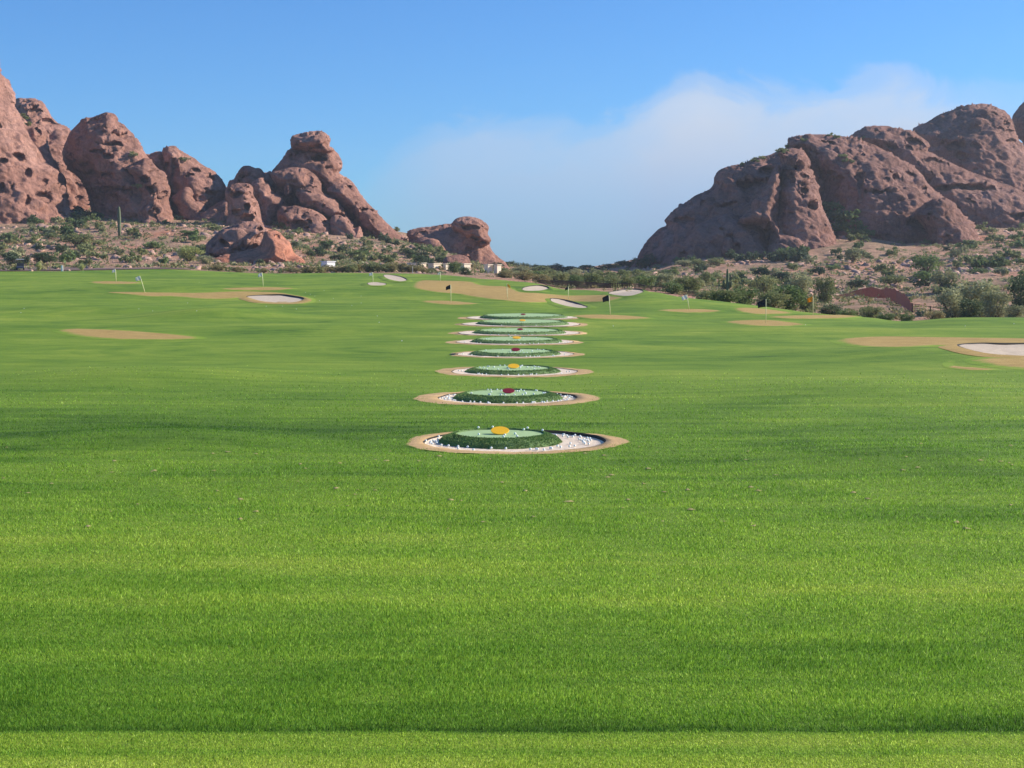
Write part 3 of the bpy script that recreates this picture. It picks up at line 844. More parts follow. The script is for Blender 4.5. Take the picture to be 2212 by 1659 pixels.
# ------------------------------------------------------------------ rocks
def lobe(poly, Y, T, R, lean=.35, zb=500, tilt=0, dents=(), pocks=0, seed=0, s=2.2, amp=1.0, bedding=0, pw=.5):
    P = smooth_poly(poly, 5)
    lo = P.min(0) - s; hi = P.max(0) + s
    gx, gy = np.meshgrid(np.arange(lo[0], hi[0], s), np.arange(lo[1], hi[1], s))
    ins = inside(P, gx, gy)
    D, nx, ny = dist_poly(P, gx, gy, True)
    cell = ins[:-1, :-1] | ins[:-1, 1:] | ins[1:, 1:] | ins[1:, :-1]
    use = np.zeros_like(ins); use[:-1, :-1] |= cell; use[:-1, 1:] |= cell; use[1:, 1:] |= cell; use[1:, :-1] |= cell
    snap = ~ins
    gx = np.where(snap, nx, gx); gy = np.where(snap, ny, gy); D = np.where(snap, 0, D)
    u = np.clip(D / R, 0, 1)
    d = T * (1 - (1-u)**2)**pw
    z = z_of(gy, Y); z0 = z_of(zb, Y)
    pxc = (P[:, 0].min() + P[:, 0].max())/2
    base = Y + lean*(z-z0) + tilt*(gx-pxc)*Y/F
    dent = np.zeros_like(gx)
    dl = list(dents)
    rr = random.Random(seed)
    for _ in range(int(pocks*1.2)):
        k = rr.choice(P.tolist()); k2 = rr.choice(P.tolist()); t = rr.random()
        cx, cy = k[0]*t+k2[0]*(1-t), k[1]*t+k2[1]*(1-t)
        w = rr.uniform(2.2, 5) if rr.random() < .75 else rr.uniform(5, 10)
        dl.append((cx, cy, w, w*rr.uniform(.35, .7), rr.uniform(1.0, 2.8), rr.uniform(-.3, .5)))
    for (cx, cy, rx, ry, dep, *an) in dl:
        an = an[0] if an else 0
        ux = ((gx-cx)*math.cos(an) + (gy-cy)*math.sin(an))/rx; uy = (-(gx-cx)*math.sin(an) + (gy-cy)*math.cos(an))/ry
        r2 = ux*ux + uy*uy
        pr = np.clip(1-r2, 0, 1)**.45 * np.clip(1 - .45*(uy), .3, 1.5)
        # the roof juts out a little over the hollow, as weathered sandstone does
        roof = np.exp(-((uy+1.25)/.45)**2 - (ux/1.0)**2) * .22
        dent += dep*(pr - roof)
    inn = np.clip(D/6, 0, 1)
    front = base - d + dent*inn
    ids = -np.ones(gx.shape, int); ids[use] = np.arange(use.sum())
    f = at(gx[use], gy[use], front[use]); nf_ = len(f)
    cells = np.argwhere(cell)
    a_, b_, c_, e_ = ids[cells[:, 0], cells[:, 1]], ids[cells[:, 0], cells[:, 1]+1], ids[cells[:, 0]+1, cells[:, 1]+1], ids[cells[:, 0]+1, cells[:, 1]]
    Q = np.stack([a_, e_, c_, b_], 1)
    # normals
    fn = np.cross(f[Q[:, 2]]-f[Q[:, 0]], f[Q[:, 3]]-f[Q[:, 1]])
    nn = np.zeros_like(f)
    for k in range(4): np.add.at(nn, Q[:, k], fn)
    nn /= np.linalg.norm(nn, axis=1)[:, None] + 1e-9
    e = (D[use] <= 0)
    nn[e] = nn[e]*.3; 
    q3 = f*np.array([1, 1, 1.25]) + seed*31.7
    g = 1.3*fbm(q3, 11, 3, .5, seed) + .55*fbm(q3, 3.6, 3, .55, seed+5) + 1.9*(np.abs(fbm(q3*np.array([1, 1, 1.5]), 7.5, 3, .55, seed+21))-.2) + .5*(np.abs(noise(q3, 2.6, seed+23))-.3)
    ridg = -1.0*np.clip(.22-np.abs(fbm(q3*np.array([1, 1, .45]), 16, 3, .5, seed+9)), 0, .22)/.22
    fis = -np.clip(.08-np.abs(noise(q3, 7, seed+13)), 0, .08)/.08*.5
    pockn = -np.clip(noise(q3, 2.1, seed+15)-.40, 0, 1)*1.5*np.clip(.4+1.6*noise(q3, 15, seed+16), 0, 1)
    g = (g + .8*ridg + fis + pockn) * amp
    f = f + nn*g[:, None]
    # the far side, closing the rock
    bk = at(gx[use], gy[use], (base + d*.8)[use]); bk[e] = f[e]
    bi = np.where(e, np.arange(nf_), nf_ + np.arange(nf_))
    QB = bi[Q][:, ::-1]
    return np.concatenate([f, bk]), np.concatenate([Q, QB])

def butte(name, lobes, mat):
    V = []; Qs = []; n = 0
    for v, q_ in lobes:
        V.append(v); Qs.append(q_+n); n += len(v)
    o = mesh_np(name, np.concatenate(V), quads=np.concatenate(Qs), mat=mat)
    return tag(o, kind='structure')

rocks = []
A1 = [(-300,-500),(-60,-150),(0,95),(30,165),(62,260),(105,345),(150,430),(200,500),(240,560),(290,640),(340,700),(390,790),(420,870),(440,930),(480,980),(520,1030),(520,1200),(-400,1200),(-500,300)]
A2 = [(-40,60),(10,92),(35,120),(60,145),(95,215),(105,270),(100,300),(175,390),(255,410),(300,450),(310,520),(330,600),(370,690),(410,740),(420,790),(440,1000),(300,1100),(100,700)]
B1 = [(95,265),(160,240),(220,242),(270,270),(310,320),(340,370),(400,420),(445,460),(470,560),(640,1000),(600,1150),(380,1150),(150,900),(80,500)]
rocks.append(butte('sandstone_butte', [
    lobe(c1(A1), 425, 20, 130, .55, 470, .45, [(*c1([(115,615)])[0], 13, 7, 4, .1), (*c1([(290,865)])[0], 13, 6, 3.5, .2), (*c1([(290,770)])[0], 6, 4, 2.5), (*c1([(185,715)])[0], 6, 8, 2.5), (*c1([(20,640)])[0], 9, 5, 3), (*c1([(80,810)])[0], 5, 8, 2), (*c1([(10,810)])[0], 6, 9, 2.5), (*c1([(170,900)])[0], 5, 12, 2, .5)], 60, 1, amp=1.15),
    lobe(c1(A2), 447, 9, 30, .5, 470, .2, [(*c1([(80,200)])[0], 6, 12, 2)], 14, 2)], M['rock']))
rocks.append(butte('sandstone_butte', [
    lobe(c1(B1), 490, 15, 75, .5, 470, .2, [(*c1([(330,400)])[0], 20, 8, 4, .2), (*c1([(230,325)])[0], 15, 5, 3)], 16, 3)], M['rock']))
C_ = [(395,580),(425,500),(450,450),(500,400),(530,370),(600,360),(650,340),(690,335),(730,350),(752,385),(800,420),(850,470),(880,530),(920,580),(960,640),(1000,690),(1040,740),(1072,800),(1088,850),(1080,900),(1100,960),(1110,1030),(1100,1180),(560,1180),(590,960),(520,780),(440,700),(405,650)]
C_b = [(740,700),(800,660),(880,640),(940,640),(1000,690),(1040,740),(1072,800),(1086,850),(1078,900),(1098,960),(1105,1150),(870,1150),(855,1000),(850,930),(880,880),(860,800),(800,720)]
rocks.append(butte('sandstone_butte', [
    lobe(c1(C_), 452, 24, 110, .38, 470, -.38, [(*c1([(730,825)])[0], 36, 5, 5, .0), (*c1([(590,725)])[0], 14, 6, 4), (*c1([(680,730)])[0], 12, 5, 4), (*c1([(620,580)])[0], 16, 5, 4), (*c1([(700,540)])[0], 28, 7, 4), (*c1([(760,480)])[0], 30, 7, 4), (*c1([(690,615)])[0], 10, 5, 3), (*c1([(550,665)])[0], 9, 6, 3), (*c1([(600,380)])[0], 18, 4, 3), (*c1([(900,500)])[0], 8, 4, 2)], 45, 4, amp=1.1),
    lobe(c1([(590,365),(650,340),(690,333),(735,348),(755,385),(700,395),(640,385)]), 458, 6, 14, .3, 470, 0, [], 4, 5),
    lobe(c1(C_b), 436, 13, 34, .45, 470, .15, [(*c1([(920,760)])[0], 9, 6, 3, .6), (*c1([(965,815)])[0], 7, 5, 2.5), (*c1([(960,715)])[0], 7, 4, 2.5), (*c1([(1000,715)])[0], 4, 3, 2), (*c1([(960,655)])[0], 6, 3, 2)], 26, 6)], M['rock']))
E_ = [(1030,600),(1040,565),(1080,548),(1130,560),(1200,600),(1260,640),(1310,680),(1370,720),(1412,760),(1445,820),(1432,880),(1400,930),(1340,1000),(1320,1150),(1110,1150),(1120,960),(1080,860),(1040,740)]
rocks.append(butte('sandstone_butte', [
    lobe(c1(E_), 462, 17, 62, .45, 470, .1, [(*c1([(1335,750)])[0], 10, 5, 4), (*c1([(1345,850)])[0], 13, 5, 4, .2), (*c1([(1110,700)])[0], 7, 26, 3), (*c1([(1060,700)])[0], 5, 14, 3), (*c1([(1315,825)])[0], 4, 3, 2)], 26, 7),
    lobe(c1([(920,610),(955,596),(1000,582),(1040,588),(1060,640),(1110,660),(1120,760),(1120,1000),(1000,1000),(930,760)]), 466, 8, 22, .4, 470, 0, [], 6, 8),
    lobe(c1([(960,700),(1200,680),(1420,790),(1500,850),(1560,900),(1560,1120),(960,1120)]), 500, 8, 40, .4, 470, 0, [], 6, 50),
    lobe(c1([(1150,835),(1190,820),(1225,840),(1230,890),(1300,930),(1310,1000),(1290,1080),(1150,1080),(1120,980),(1090,900),(1100,870)]), 446, 8, 20, .35, 470, 0, [], 8, 9, amp=.8)], M['rock']))
# the central pinnacle and its shoulders
D = [
 lobe(c2([(215,475),(490,412),(700,400),(965,421),(1200,690),(1425,890),(1470,930),(1450,1100),(100,1100),(-60,900),(60,760),(170,640)]), 488, 15, 60, .35, 500, .0, [], 18, 10),
 lobe(c2([(490,425),(520,380),(560,330),(590,290),(615,258),(700,235),(860,240),(900,235),(932,262),(962,300),(986,350),(980,400),(966,420),(992,440),(1050,480),(1102,550),(1150,612),(1200,672),(1250,732),(1320,792),(1400,862),(1450,900),(1400,980),(1300,960),(1200,900),(1080,760),(940,640),(820,560),(640,520),(540,500)]), 470, 17, 60, .38, 500, -.05,
      [(*c2([(830,322)])[0], 17, 6, 6, .05), (*c2([(1028,525)])[0], 8, 6, 5, .3), (*c2([(940,340)])[0], 9, 14, 2), (*c2([(1165,685)])[0], 18, 4, 4, .1)], 30, 11),
 lobe(c2([(622,222),(628,190),(640,160),(700,143),(740,135),(800,125),(850,135),(890,160),(906,190),(898,232),(930,262),(880,300),(800,290),(700,270),(640,260)]), 468, 12, 36, .1, 480, .1, [(*c2([(888,182)])[0], 4, 4, 3), (*c2([(760,240)])[0], 36, 4, 2, .1)], 12, 12),
 lobe(c2([(490,425),(555,395),(640,380),(720,384),(782,420),(822,460),(845,505),(832,560),(760,570),(700,580),(640,560),(560,540),(505,480)]), 452, 9, 34, .4, 480, .1, [(*c2([(750,470)])[0], 9, 18, 2, .3)], 10, 13),
 lobe(c2([(660,560),(690,520),(740,500),(800,510),(860,560),(930,600),(980,650),(1010,700),(1032,740),(1062,800),(1060,900),(980,900),(920,800),(880,730),(800,690),(720,670)]), 445, 10, 30, .5, 480, .15, [(*c2([(975,712)])[0], 12, 4, 5, .1)], 10, 14),
 lobe(c2([(880,540),(960,498),(1010,500),(1062,560),(1102,600),(1170,650),(1222,692),(1250,750),(1320,806),(1420,886),(1440,960),(1300,960),(1200,870),(1130,800),(1080,735),(1000,650),(920,595)]), 452, 11, 30, .5, 500, .1, [(*c2([(1165,685)])[0], 19, 5, 5, .1), (*c2([(1028,527)])[0], 8, 5, 5, .3)], 12, 15),
 lobe(c2([(232,468),(268,400),(300,370),(340,367),(382,390),(422,400),(450,425),(480,410),(500,450),(522,490),(532,540),(500,600),(400,620),(300,560),(240,520)]), 462, 9, 30, .35, 480, .0, [], 10, 16),
 lobe(c2([(360,510),(410,465),(428,465),(450,505),(500,550),(570,600),(592,640),(570,680),(520,700),(480,800),(420,800),(400,620),(368,570)]), 446, 8, 26, .4, 480, .1, [], 8, 17),
 lobe(c2([(575,540),(600,470),(612,470),(628,510),(630,560),(590,580)]), 447, 3, 9, .2, 480, 0, [], 2, 18),
 lobe(c2([(530,690),(560,665),(600,645),(700,655),(800,682),(860,722),(905,780),(920,900),(780,900),(600,880),(540,760)]), 434, 8, 30, .5, 500, .1, [(*c2([(680,770)])[0], 14, 7, 3)], 16, 19, amp=.9),
 lobe(c2([(900,740),(960,720),(1030,740),(1062,800),(1110,790),(1120,900),(920,900)]), 434, 6, 18, .4, 500, .1, [], 4, 20, amp=.8),
]
rocks.append(butte('sandstone_butte', D, M['rock']))
rocks.append(butte('sandstone_pillar', [
 lobe(c2([(168,562),(190,515),(240,497),(330,494),(366,520),(372,575),(402,620),(416,680),(426,735),(440,850),(200,850),(190,700),(186,625)]), 425, 8, 30, .12, 500, .0,
      [(*c2([(325,655)])[0], 4, 7, 3, .2), (*c2([(320,740)])[0], 12, 10, 3), (*c2([(250,690)])[0], 10, 4, 3), (*c2([(345,560)])[0], 3, 3, 2), (*c2([(270,570)])[0], 22, 3, 1.8, -.1)], 20, 21, amp=.8),
 lobe(c2([(-110,790),(0,700),(60,668),(170,612),(230,650),(330,700),(430,740),(460,900),(300,980),(60,980),(-110,960)]), 436, 11, 40, .55, 540, -.6, [], 8, 22, amp=.9)], M['rock']))
rocks.append(butte('red_sandstone_outcrop', [
 lobe(c2([(60,1030),(120,1000),(200,982),(300,960),(400,930),(432,870),(452,830),(522,814),(572,850),(622,910),(652,970),(705,1015),(720,1100),(60,1100)]), 318, 11, 60, .6, 570, .1, [(*c2([(540,855)])[0], 3, 3, 2)], 4, 23, amp=.55)], M['rocko']))
rocks.append(butte('sandstone_ledge', [
 lobe(c2([(40,920),(100,850),(150,808),(280,762),(400,762),(452,800),(470,830),(440,900),(420,980),(260,1040),(60,1040)]), 332, 8, 36, .5, 560, -.1, [(*c2([(415,800)])[0], 5, 3, 2)], 22, 24, amp=.9)], M['rock']))
rocks.append(butte('sandstone_butte', [
 lobe(c2([(1430,850),(1452,815),(1500,800),(1620,785),(1740,765),(1800,760),(1900,800),(1980,900),(2050,990),(2120,1050),(2100,1130),(1400,1130),(1440,900)]), 452, 11, 40, .5, 560, .05, [(*c2([(1540,830)])[0], 9, 4, 2)], 20, 25, amp=.9),
 lobe(c2([(1735,790),(1760,745),(1800,726),(1862,721),(1932,735),(1982,770),(1998,802),(1992,842),(2012,880),(2002,912),(1962,932),(1900,900),(1820,860),(1760,830)]), 446, 8, 26, .2, 560, 0,
      [(*c2([(1900,868)])[0], 11, 4, 4, .3), (*c2([(1960,900)])[0], 6, 5, 3), (*c2([(1850,790)])[0], 26, 3, 2.5, .1)], 14, 26, amp=.7),
 lobe(c2([(1490,900),(1540,868),(1600,875),(1660,910),(1700,960),(1720,1000),(1640,1000),(1560,950)]), 436, 6, 18, .4, 560, -.3, [], 3, 27, amp=.6),
 lobe(c2([(1680,1040),(1700,1000),(1780,985),(1850,1000),(1870,1050),(1860,1100),(1690,1100)]), 318, 5, 20, .5, 575, .1, [], 2, 28, amp=.5)], M['rock']))
# the right-hand group
R1 = [(190,935),(215,880),(250,830),(300,780),(345,757),(338,730),(370,698),(402,680),(440,640),(500,600),(580,560),(597,500),(630,465),(680,445),(740,435),(800,410),(870,395),(930,368),(1000,360),(1052,365),(1080,390),(1097,440),(1090,465),(1112,492),(1132,540),(1152,600),(1168,680),(1200,750),(1230,850),(1200,1000),(160,1060)]
rocks.append(butte('sandstone_butte', [
 lobe(c3(R1), 452, 26, 120, .62, 560, -.30, [(*c3([(870,470)])[0], 18, 7, 4, -.1), (*c3([(790,535)])[0], 34, 6, 6, -.1), (*c3([(440,728)])[0], 24, 5, 4, .0), (*c3([(650,655)])[0], 24, 4, 3, -.2), (*c3([(820,770)])[0], 26, 7, 5, .3), (*c3([(540,640)])[0], 7, 5, 2)], 40, 31, amp=1.2),
 lobe(c3([(932,372),(1000,360),(1052,365),(1082,392),(1097,442),(1090,468),(1112,495),(1150,600),(1168,680),(1202,755),(1230,900),(1020,960),(900,760),(930,700),(935,560),(950,450)]), 430, 12, 38, .42, 540, .1,
      [(*c3([(1025,445)])[0], 8, 6, 4, .4), (*c3([(1070,570)])[0], 6, 4, 3), (*c3([(1110,655)])[0], 7, 5, 3, .5), (*c3([(1100,520)])[0], 4, 3, 2)], 28, 32),
 lobe(c3([(720,740),(790,660),(860,560),(900,470),(940,440),(945,560),(935,680),(960,760),(1060,820),(1080,960),(880,960),(880,800),(800,760)]), 424, 11, 34, .5, 540, -.1, [(*c3([(885,765)])[0], 5, 8, 2, .4)], 18, 33),
 lobe(c3([(340,930),(400,830),(480,770),(560,730),(640,700),(720,700),(840,770),(870,840),(900,960),(600,1040),(300,1040)]), 430, 14, 44, .6, 560, -.2, [], 10, 34, amp=.9),
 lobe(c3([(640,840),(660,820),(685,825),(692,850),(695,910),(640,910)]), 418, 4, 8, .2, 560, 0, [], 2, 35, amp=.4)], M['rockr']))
R2 = [(940,470),(948,385),(975,345),(1000,310),(1060,285),(1120,278),(1200,285),(1260,290),(1320,305),(1400,325),(1480,360),(1550,400),(1620,440),(1680,490),(1722,550),(1780,600),(1850,640),(1868,680),(1902,720),(1942,770),(1985,855),(2010,1000),(1150,1000),(1120,760),(1130,560),(1090,480),(1040,370)]
rocks.append(butte('sandstone_butte', [
 lobe(c3(R2), 470, 26, 110, .55, 540, -.12, [(*c3([(1470,585)])[0], 40, 7, 7, .05), (*c3([(1240,515)])[0], 9, 5, 3), (*c3([(1205,488)])[0], 9, 5, 3), (*c3([(1570,630)])[0], 9, 5, 3, .1), (*c3([(1625,492)])[0], 12, 4, 3, .3), (*c3([(1190,320)])[0], 22, 3, 2), (*c3([(1660,760)])[0], 30, 16, 6, .3), (*c3([(1360,560)])[0], 5, 40, 2, -.1)], 60, 36, amp=1.2),
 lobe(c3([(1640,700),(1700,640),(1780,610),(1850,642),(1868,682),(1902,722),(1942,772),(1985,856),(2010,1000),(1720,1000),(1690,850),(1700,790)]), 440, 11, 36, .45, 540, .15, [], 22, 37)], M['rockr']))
rocks.append(butte('sandstone_butte', [
 lobe(c3([(1300,310),(1360,262),(1430,240),(1500,238),(1560,262),(1620,266),(1680,298),(1722,340),(1716,372),(1800,412),(1900,460),(2000,500),(2100,540),(2250,600),(2400,700),(2400,1000),(1800,1000),(1700,600),(1480,400)]), 520, 20, 80, .5, 520, -.05,
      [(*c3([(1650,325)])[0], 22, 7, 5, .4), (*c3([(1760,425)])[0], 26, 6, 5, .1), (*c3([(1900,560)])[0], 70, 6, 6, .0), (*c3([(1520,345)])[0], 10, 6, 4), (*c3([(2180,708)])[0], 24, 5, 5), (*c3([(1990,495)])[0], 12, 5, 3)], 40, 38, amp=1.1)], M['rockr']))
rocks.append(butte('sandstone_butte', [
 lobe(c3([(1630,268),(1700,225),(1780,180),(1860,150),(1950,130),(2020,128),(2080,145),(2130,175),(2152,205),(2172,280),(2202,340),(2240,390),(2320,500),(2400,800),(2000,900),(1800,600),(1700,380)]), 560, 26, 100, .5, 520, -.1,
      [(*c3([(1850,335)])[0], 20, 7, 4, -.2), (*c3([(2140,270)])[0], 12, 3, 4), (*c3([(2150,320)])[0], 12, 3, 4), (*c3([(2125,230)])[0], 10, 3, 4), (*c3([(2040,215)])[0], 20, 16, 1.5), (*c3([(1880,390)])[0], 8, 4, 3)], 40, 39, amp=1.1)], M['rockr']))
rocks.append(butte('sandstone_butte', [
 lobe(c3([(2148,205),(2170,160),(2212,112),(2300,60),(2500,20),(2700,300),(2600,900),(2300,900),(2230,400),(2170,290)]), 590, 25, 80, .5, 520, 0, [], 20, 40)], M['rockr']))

# ------------------------------------------------------------------ what a line of sight meets first, for planting
dg = bpy.context.evaluated_depsgraph_get()
bv = []
for o in rocks + [desert_o, grass_o]:
    me = o.data
    vs = np.empty(len(me.vertices)*3, np.float32); me.vertices.foreach_get('co', vs)
    pl = [tuple(p.vertices) for p in me.polygons]
    bv.append((o, BVHTree.FromPolygons([Vector(v) for v in vs.reshape(-1, 3).tolist()], pl)))
def look(px, py):
    r, y, z = ray(px, py); d = Vector((float(r), float(y), float(z))).normalized()
    best = None
    for o, t in bv:
        h_ = t.ray_cast(Vector((0, 0, CZ)), d)
        if h_[0] is not None and (best is None or h_[3] < best[1]): best = (h_[0], h_[3], o, h_[1])
    return best

# ------------------------------------------------------------------ plants
def leaves(cx, n, size, spread, seed):
    r = np.random.default_rng(seed)
    c = cx[r.integers(0, len(cx), n)]
    d = r.normal(0, 1, (n, 3)); d /= np.linalg.norm(d, axis=1)[:, None]
    p = c + d*spread*(r.random((n, 1))**.45)
    u = r.normal(0, 1, (n, 3)); u /= np.linalg.norm(u, axis=1)[:, None]
    w = np.cross(u, r.normal(0, 1, (n, 3))); w /= np.linalg.norm(w, axis=1)[:, None]
    s = size*(.5+r.random((n, 1)))
    Q = np.stack([p-u*s, p+w*s*.55, p+u*s, p-w*s*.55], 1).reshape(-1, 3)
    return Q
def shrub_mesh(seed, n=260, size=.10, flat=.75):
    """unit shrub: about 1 wide, 'flat' high, standing on z=0"""
    r = np.random.default_rng(seed)
    k = 11
    c = r.normal(0, .21, (k, 3)); c[:, 2] = .12 + np.abs(r.normal(.22, .17, k)); c[:, 0] *= 1.1
    c[:, 2] = np.clip(c[:, 2], .1, flat-.18)
    Q = leaves(c, n, size, .20, seed+100)
    Q[:, 2] = np.maximum(Q[:, 2], -.02)
    return Q
def crown_mesh(seed, n, size, open_=.17, k=30):
    r = np.random.default_rng(seed)
    d = r.normal(0, 1, (k, 3)); d /= np.linalg.norm(d, axis=1)[:, None]; c = d*np.array([.37, .37, .40])*(.5+.55*r.random((k, 1))) + np.array([0, 0, .47])
    c[:, 2] = np.maximum(c[:, 2], .13)
    return leaves(c, n, size, open_, seed+50)
PLANT = {}
def proto_mesh(key, Q, mat):
    me = bpy.data.meshes.new(key)
    nq = len(Q)//4
    me.vertices.add(len(Q)); me.vertices.foreach_set('co', Q.astype(np.float32).ravel())
    me.loops.add(len(Q)); me.polygons.add(nq)
    me.loops.foreach_set('vertex_index', np.arange(len(Q), dtype=np.int32)); me.polygons.foreach_set('loop_start', np.arange(nq, dtype=np.int32)*4)
    me.update(calc_edges=True); me.materials.append(mat); return me
LEAF = ['leaf_olive', 'leaf_green', 'leaf_dark', 'leaf_grey', 'leaf_lime', 'leaf_brown']
for L_ in LEAF:
    for v in range(3):
        PLANT[L_, 's', v] = proto_mesh('shrub_foliage', shrub_mesh(v*7+len(L_)), M[L_])
        PLANT[L_, 't', v] = proto_mesh('crown', crown_mesh(v*5+len(L_), 2600, .030), M[L_])
        PLANT[L_, 'f', v] = proto_mesh('crown', crown_mesh(v*5+len(L_)+40, 900, .05), M[L_])
def trunk_mesh(seed):
    r = random.Random(seed); mb = MB()
    for k in range(4):
        a = k*1.57+r.random(); t = r.uniform(.18, .3)
        pts = [(.02*math.cos(a), .02*math.sin(a), -.08), (.05*math.cos(a), .05*math.sin(a), .12), (t*.6*math.cos(a), t*.6*math.sin(a), .34), (t*math.cos(a), t*math.sin(a), .60)]
        mb.tube(pts, [.032, .024, .015, .006], 6)
        mb.tube([pts[2], (pts[2][0]+.1*math.cos(a+1), pts[2][1]+.1*math.sin(a+1), .52)], [.011, .004], 5)
    me = bpy.data.meshes.new('trunk'); me.from_pydata(mb.v, [], mb.f); me.materials.append(M['wood']); return me
TR = [trunk_mesh(k) for k in range(3)]

def tree(x, y, z, w, h, leaf, label, group=None, name='mesquite_tree', cat='tree', far=False):
    root = empty(name, (x, y, z), random.random()*6.28)
    v = random.randrange(3)
    c = bpy.data.objects.new('crown', PLANT[leaf, 'f' if far else 't', v]); col.objects.link(c); c.parent = root
    c.scale = (w, w, h)
    t = bpy.data.objects.new('trunk', TR[v]); col.objects.link(t); t.parent = root; t.scale = (w, w, h)
    tag(root, label, cat, group); return root
NS = [0]
def shrub(x, y, z, w, h, leaf, label, group, name='desert_shrub'):
    if NS[0] >= 298: return
    o = bpy.data.objects.new(name, PLANT[leaf, 's', random.randrange(3)]); col.objects.link(o)
    o.location = (float(x), float(y), float(z)); o.scale = (w, w, h); o.rotation_euler = (0, 0, random.random()*6.28)
    tag(o, label, 'shrub', group); NS[0] += 1

def tree_px(px, pyt, wpx, Y, leaf, label, group=None, **kw):
    x = (px-CX)/F*Y; z = float(H(np.array(x), np.array(float(Y))))
    w = wpx*Y/F; h = float(z_of(pyt, Y)) - z
    h = max(h, w*.45)
    tree(x, Y, z-.05, w*1.18, h*1.04, leaf, label, group, **kw)

# trees standing along the far edge of the grass, right of centre
near = [(1538,618,80,146,'leaf_olive','big olive green mesquite in front of the armed saguaro'),
 (1566,626,76,132,'leaf_olive','low olive bush covering the foot of the armed saguaro'),
 (1603,614,66,140,'leaf_green','rounded green mesquite just right of the armed saguaro'),
 (1700,606,84,142,'leaf_green','tall bright green bush between the black flag and the orange flag'),
 (1668,622,70,134,'leaf_olive','olive bush right behind the black flag on the right side'),
 (1742,628,50,150,'leaf_olive','olive bush left of the orange flag, before the small brown gate'),
 (1792,655,56,132,'leaf_dark','low dark bush behind the orange flag'),
 (1830,664,50,130,'leaf_green','low green bush in front of the rust-brown picket fence, left end'),
 (1878,657,56,140,'leaf_olive','olive bush in front of the middle of the rust-brown picket fence'),
 (1915,672,40,124,'leaf_green','small green bush before the tall end of the rust-brown fence'),
 (1957,672,34,112,'leaf_green','small bright green bush at the foot of the rust-brown fence end'),
 (2020,668,44,120,'leaf_brown','dry yellowish bush below the thin wire fence on the right'),
 (2062,618,84,146,'leaf_grey','grey green tree at the left of the big clump near the right edge'),
 (2112,598,120,150,'leaf_grey','largest grey green tree of the clump near the right edge'),
 (2150,622,72,142,'leaf_grey','grey green tree at the right of the big clump near the right edge'),
 (2092,640,60,128,'leaf_dark','dark bush at the foot of the big grey green clump on the right'),
 (2205,592,70,158,'leaf_dark','very dark tree cut off by the right edge of the photo'),
 (2190,655,50,130,'leaf_grey','grey bush under the very dark tree at the right edge'),
 (1483,592,66,186,'leaf_olive','olive tree behind the grassy hump right of the black flag'),
 (1452,602,52,170,'leaf_green','green tree behind the crest of the grassy hump'),
 (1432,588,58,196,'leaf_grey','grey tree above the right end of the crest bunker'),
 (1390,590,56,192,'leaf_green','green tree above the middle of the crest bunker'),
 (1352,584,48,206,'leaf_olive','pale trunked olive tree left of the crest bunker'),
 (1318,590,50,196,'leaf_olive','pale trunked olive tree above the black flag by the bunker'),
 (1280,584,52,216,'leaf_olive','olive tree behind the fence above the small dark flag'),
 (1243,588,44,206,'leaf_green','round green tree above the small dark flag, nearer the fence'),
 (1204,583,56,226,'leaf_olive','olive tree right behind the round crest bunker'),
 (1168,588,44,222,'leaf_brown','brownish bush above the round crest bunker'),
 (1130,586,50,236,'leaf_brown','brownish bush above the yellow flag on the big tan green'),
 (1092,584,44,246,'leaf_brown','brownish bush left above the yellow flag on the big tan green'),
 (1650,588,62,205,'leaf_olive','olive tree on the flat ground behind the black flag on the right'),
 (1725,585,66,230,'leaf_grey','grey tree left behind the small brown gate'),
 (1785,592,56,225,'leaf_olive','olive tree above the small brown gate'),
 (1850,600,50,300,'leaf_dark','dark round tree on the slope above the left part of the brown fence'),
 (2000,598,80,290,'leaf_green','broad green tree above the right part of the brown fence'),
 (1925,594,60,310,'leaf_olive','olive tree above the hump of the brown fence'),
 (2040,578,66,268,'leaf_grey','grey tree on the slope left of the big clump'),
 (1998,545,60,330,'leaf_green','tall green tree standing alone on the right slope below the rocks'),
 (1840,530,44,360,'leaf_grey','grey tree beside the pinkish mound on the right slope'),
]
for px, pyt, w, Y, lf, lb in near: tree_px(px, pyt, w, Y, lf, lb, far=Y > 250)
g = 'dark trees on the skyline between the two rock groups'
for k, px in enumerate(np.linspace(1062, 1420, 24)):
    pyt = np.interp(px, [1062,1100,1180,1230,1290,1340,1380,1420], [572,569,572,576,573,566,556,545]) + random.uniform(-3, 3)
    tree_px(px+random.uniform(-5, 5), pyt, random.uniform(22, 38), random.uniform(430, 520), 'leaf_dark', 'small dark tree in the skyline row between the two rock groups', g, far=True, name='distant_tree')
g = 'olive trees on the plain between the two rock groups'
for k in range(34):
    px = random.uniform(1075, 1560); pyt = random.uniform(578, 593)
    tree_px(px, pyt, random.uniform(22, 44), random.uniform(250, 400), random.choice(['leaf_olive', 'leaf_green', 'leaf_grey', 'leaf_olive']), 'small olive green tree on the plain between the two rock groups', g, far=True)
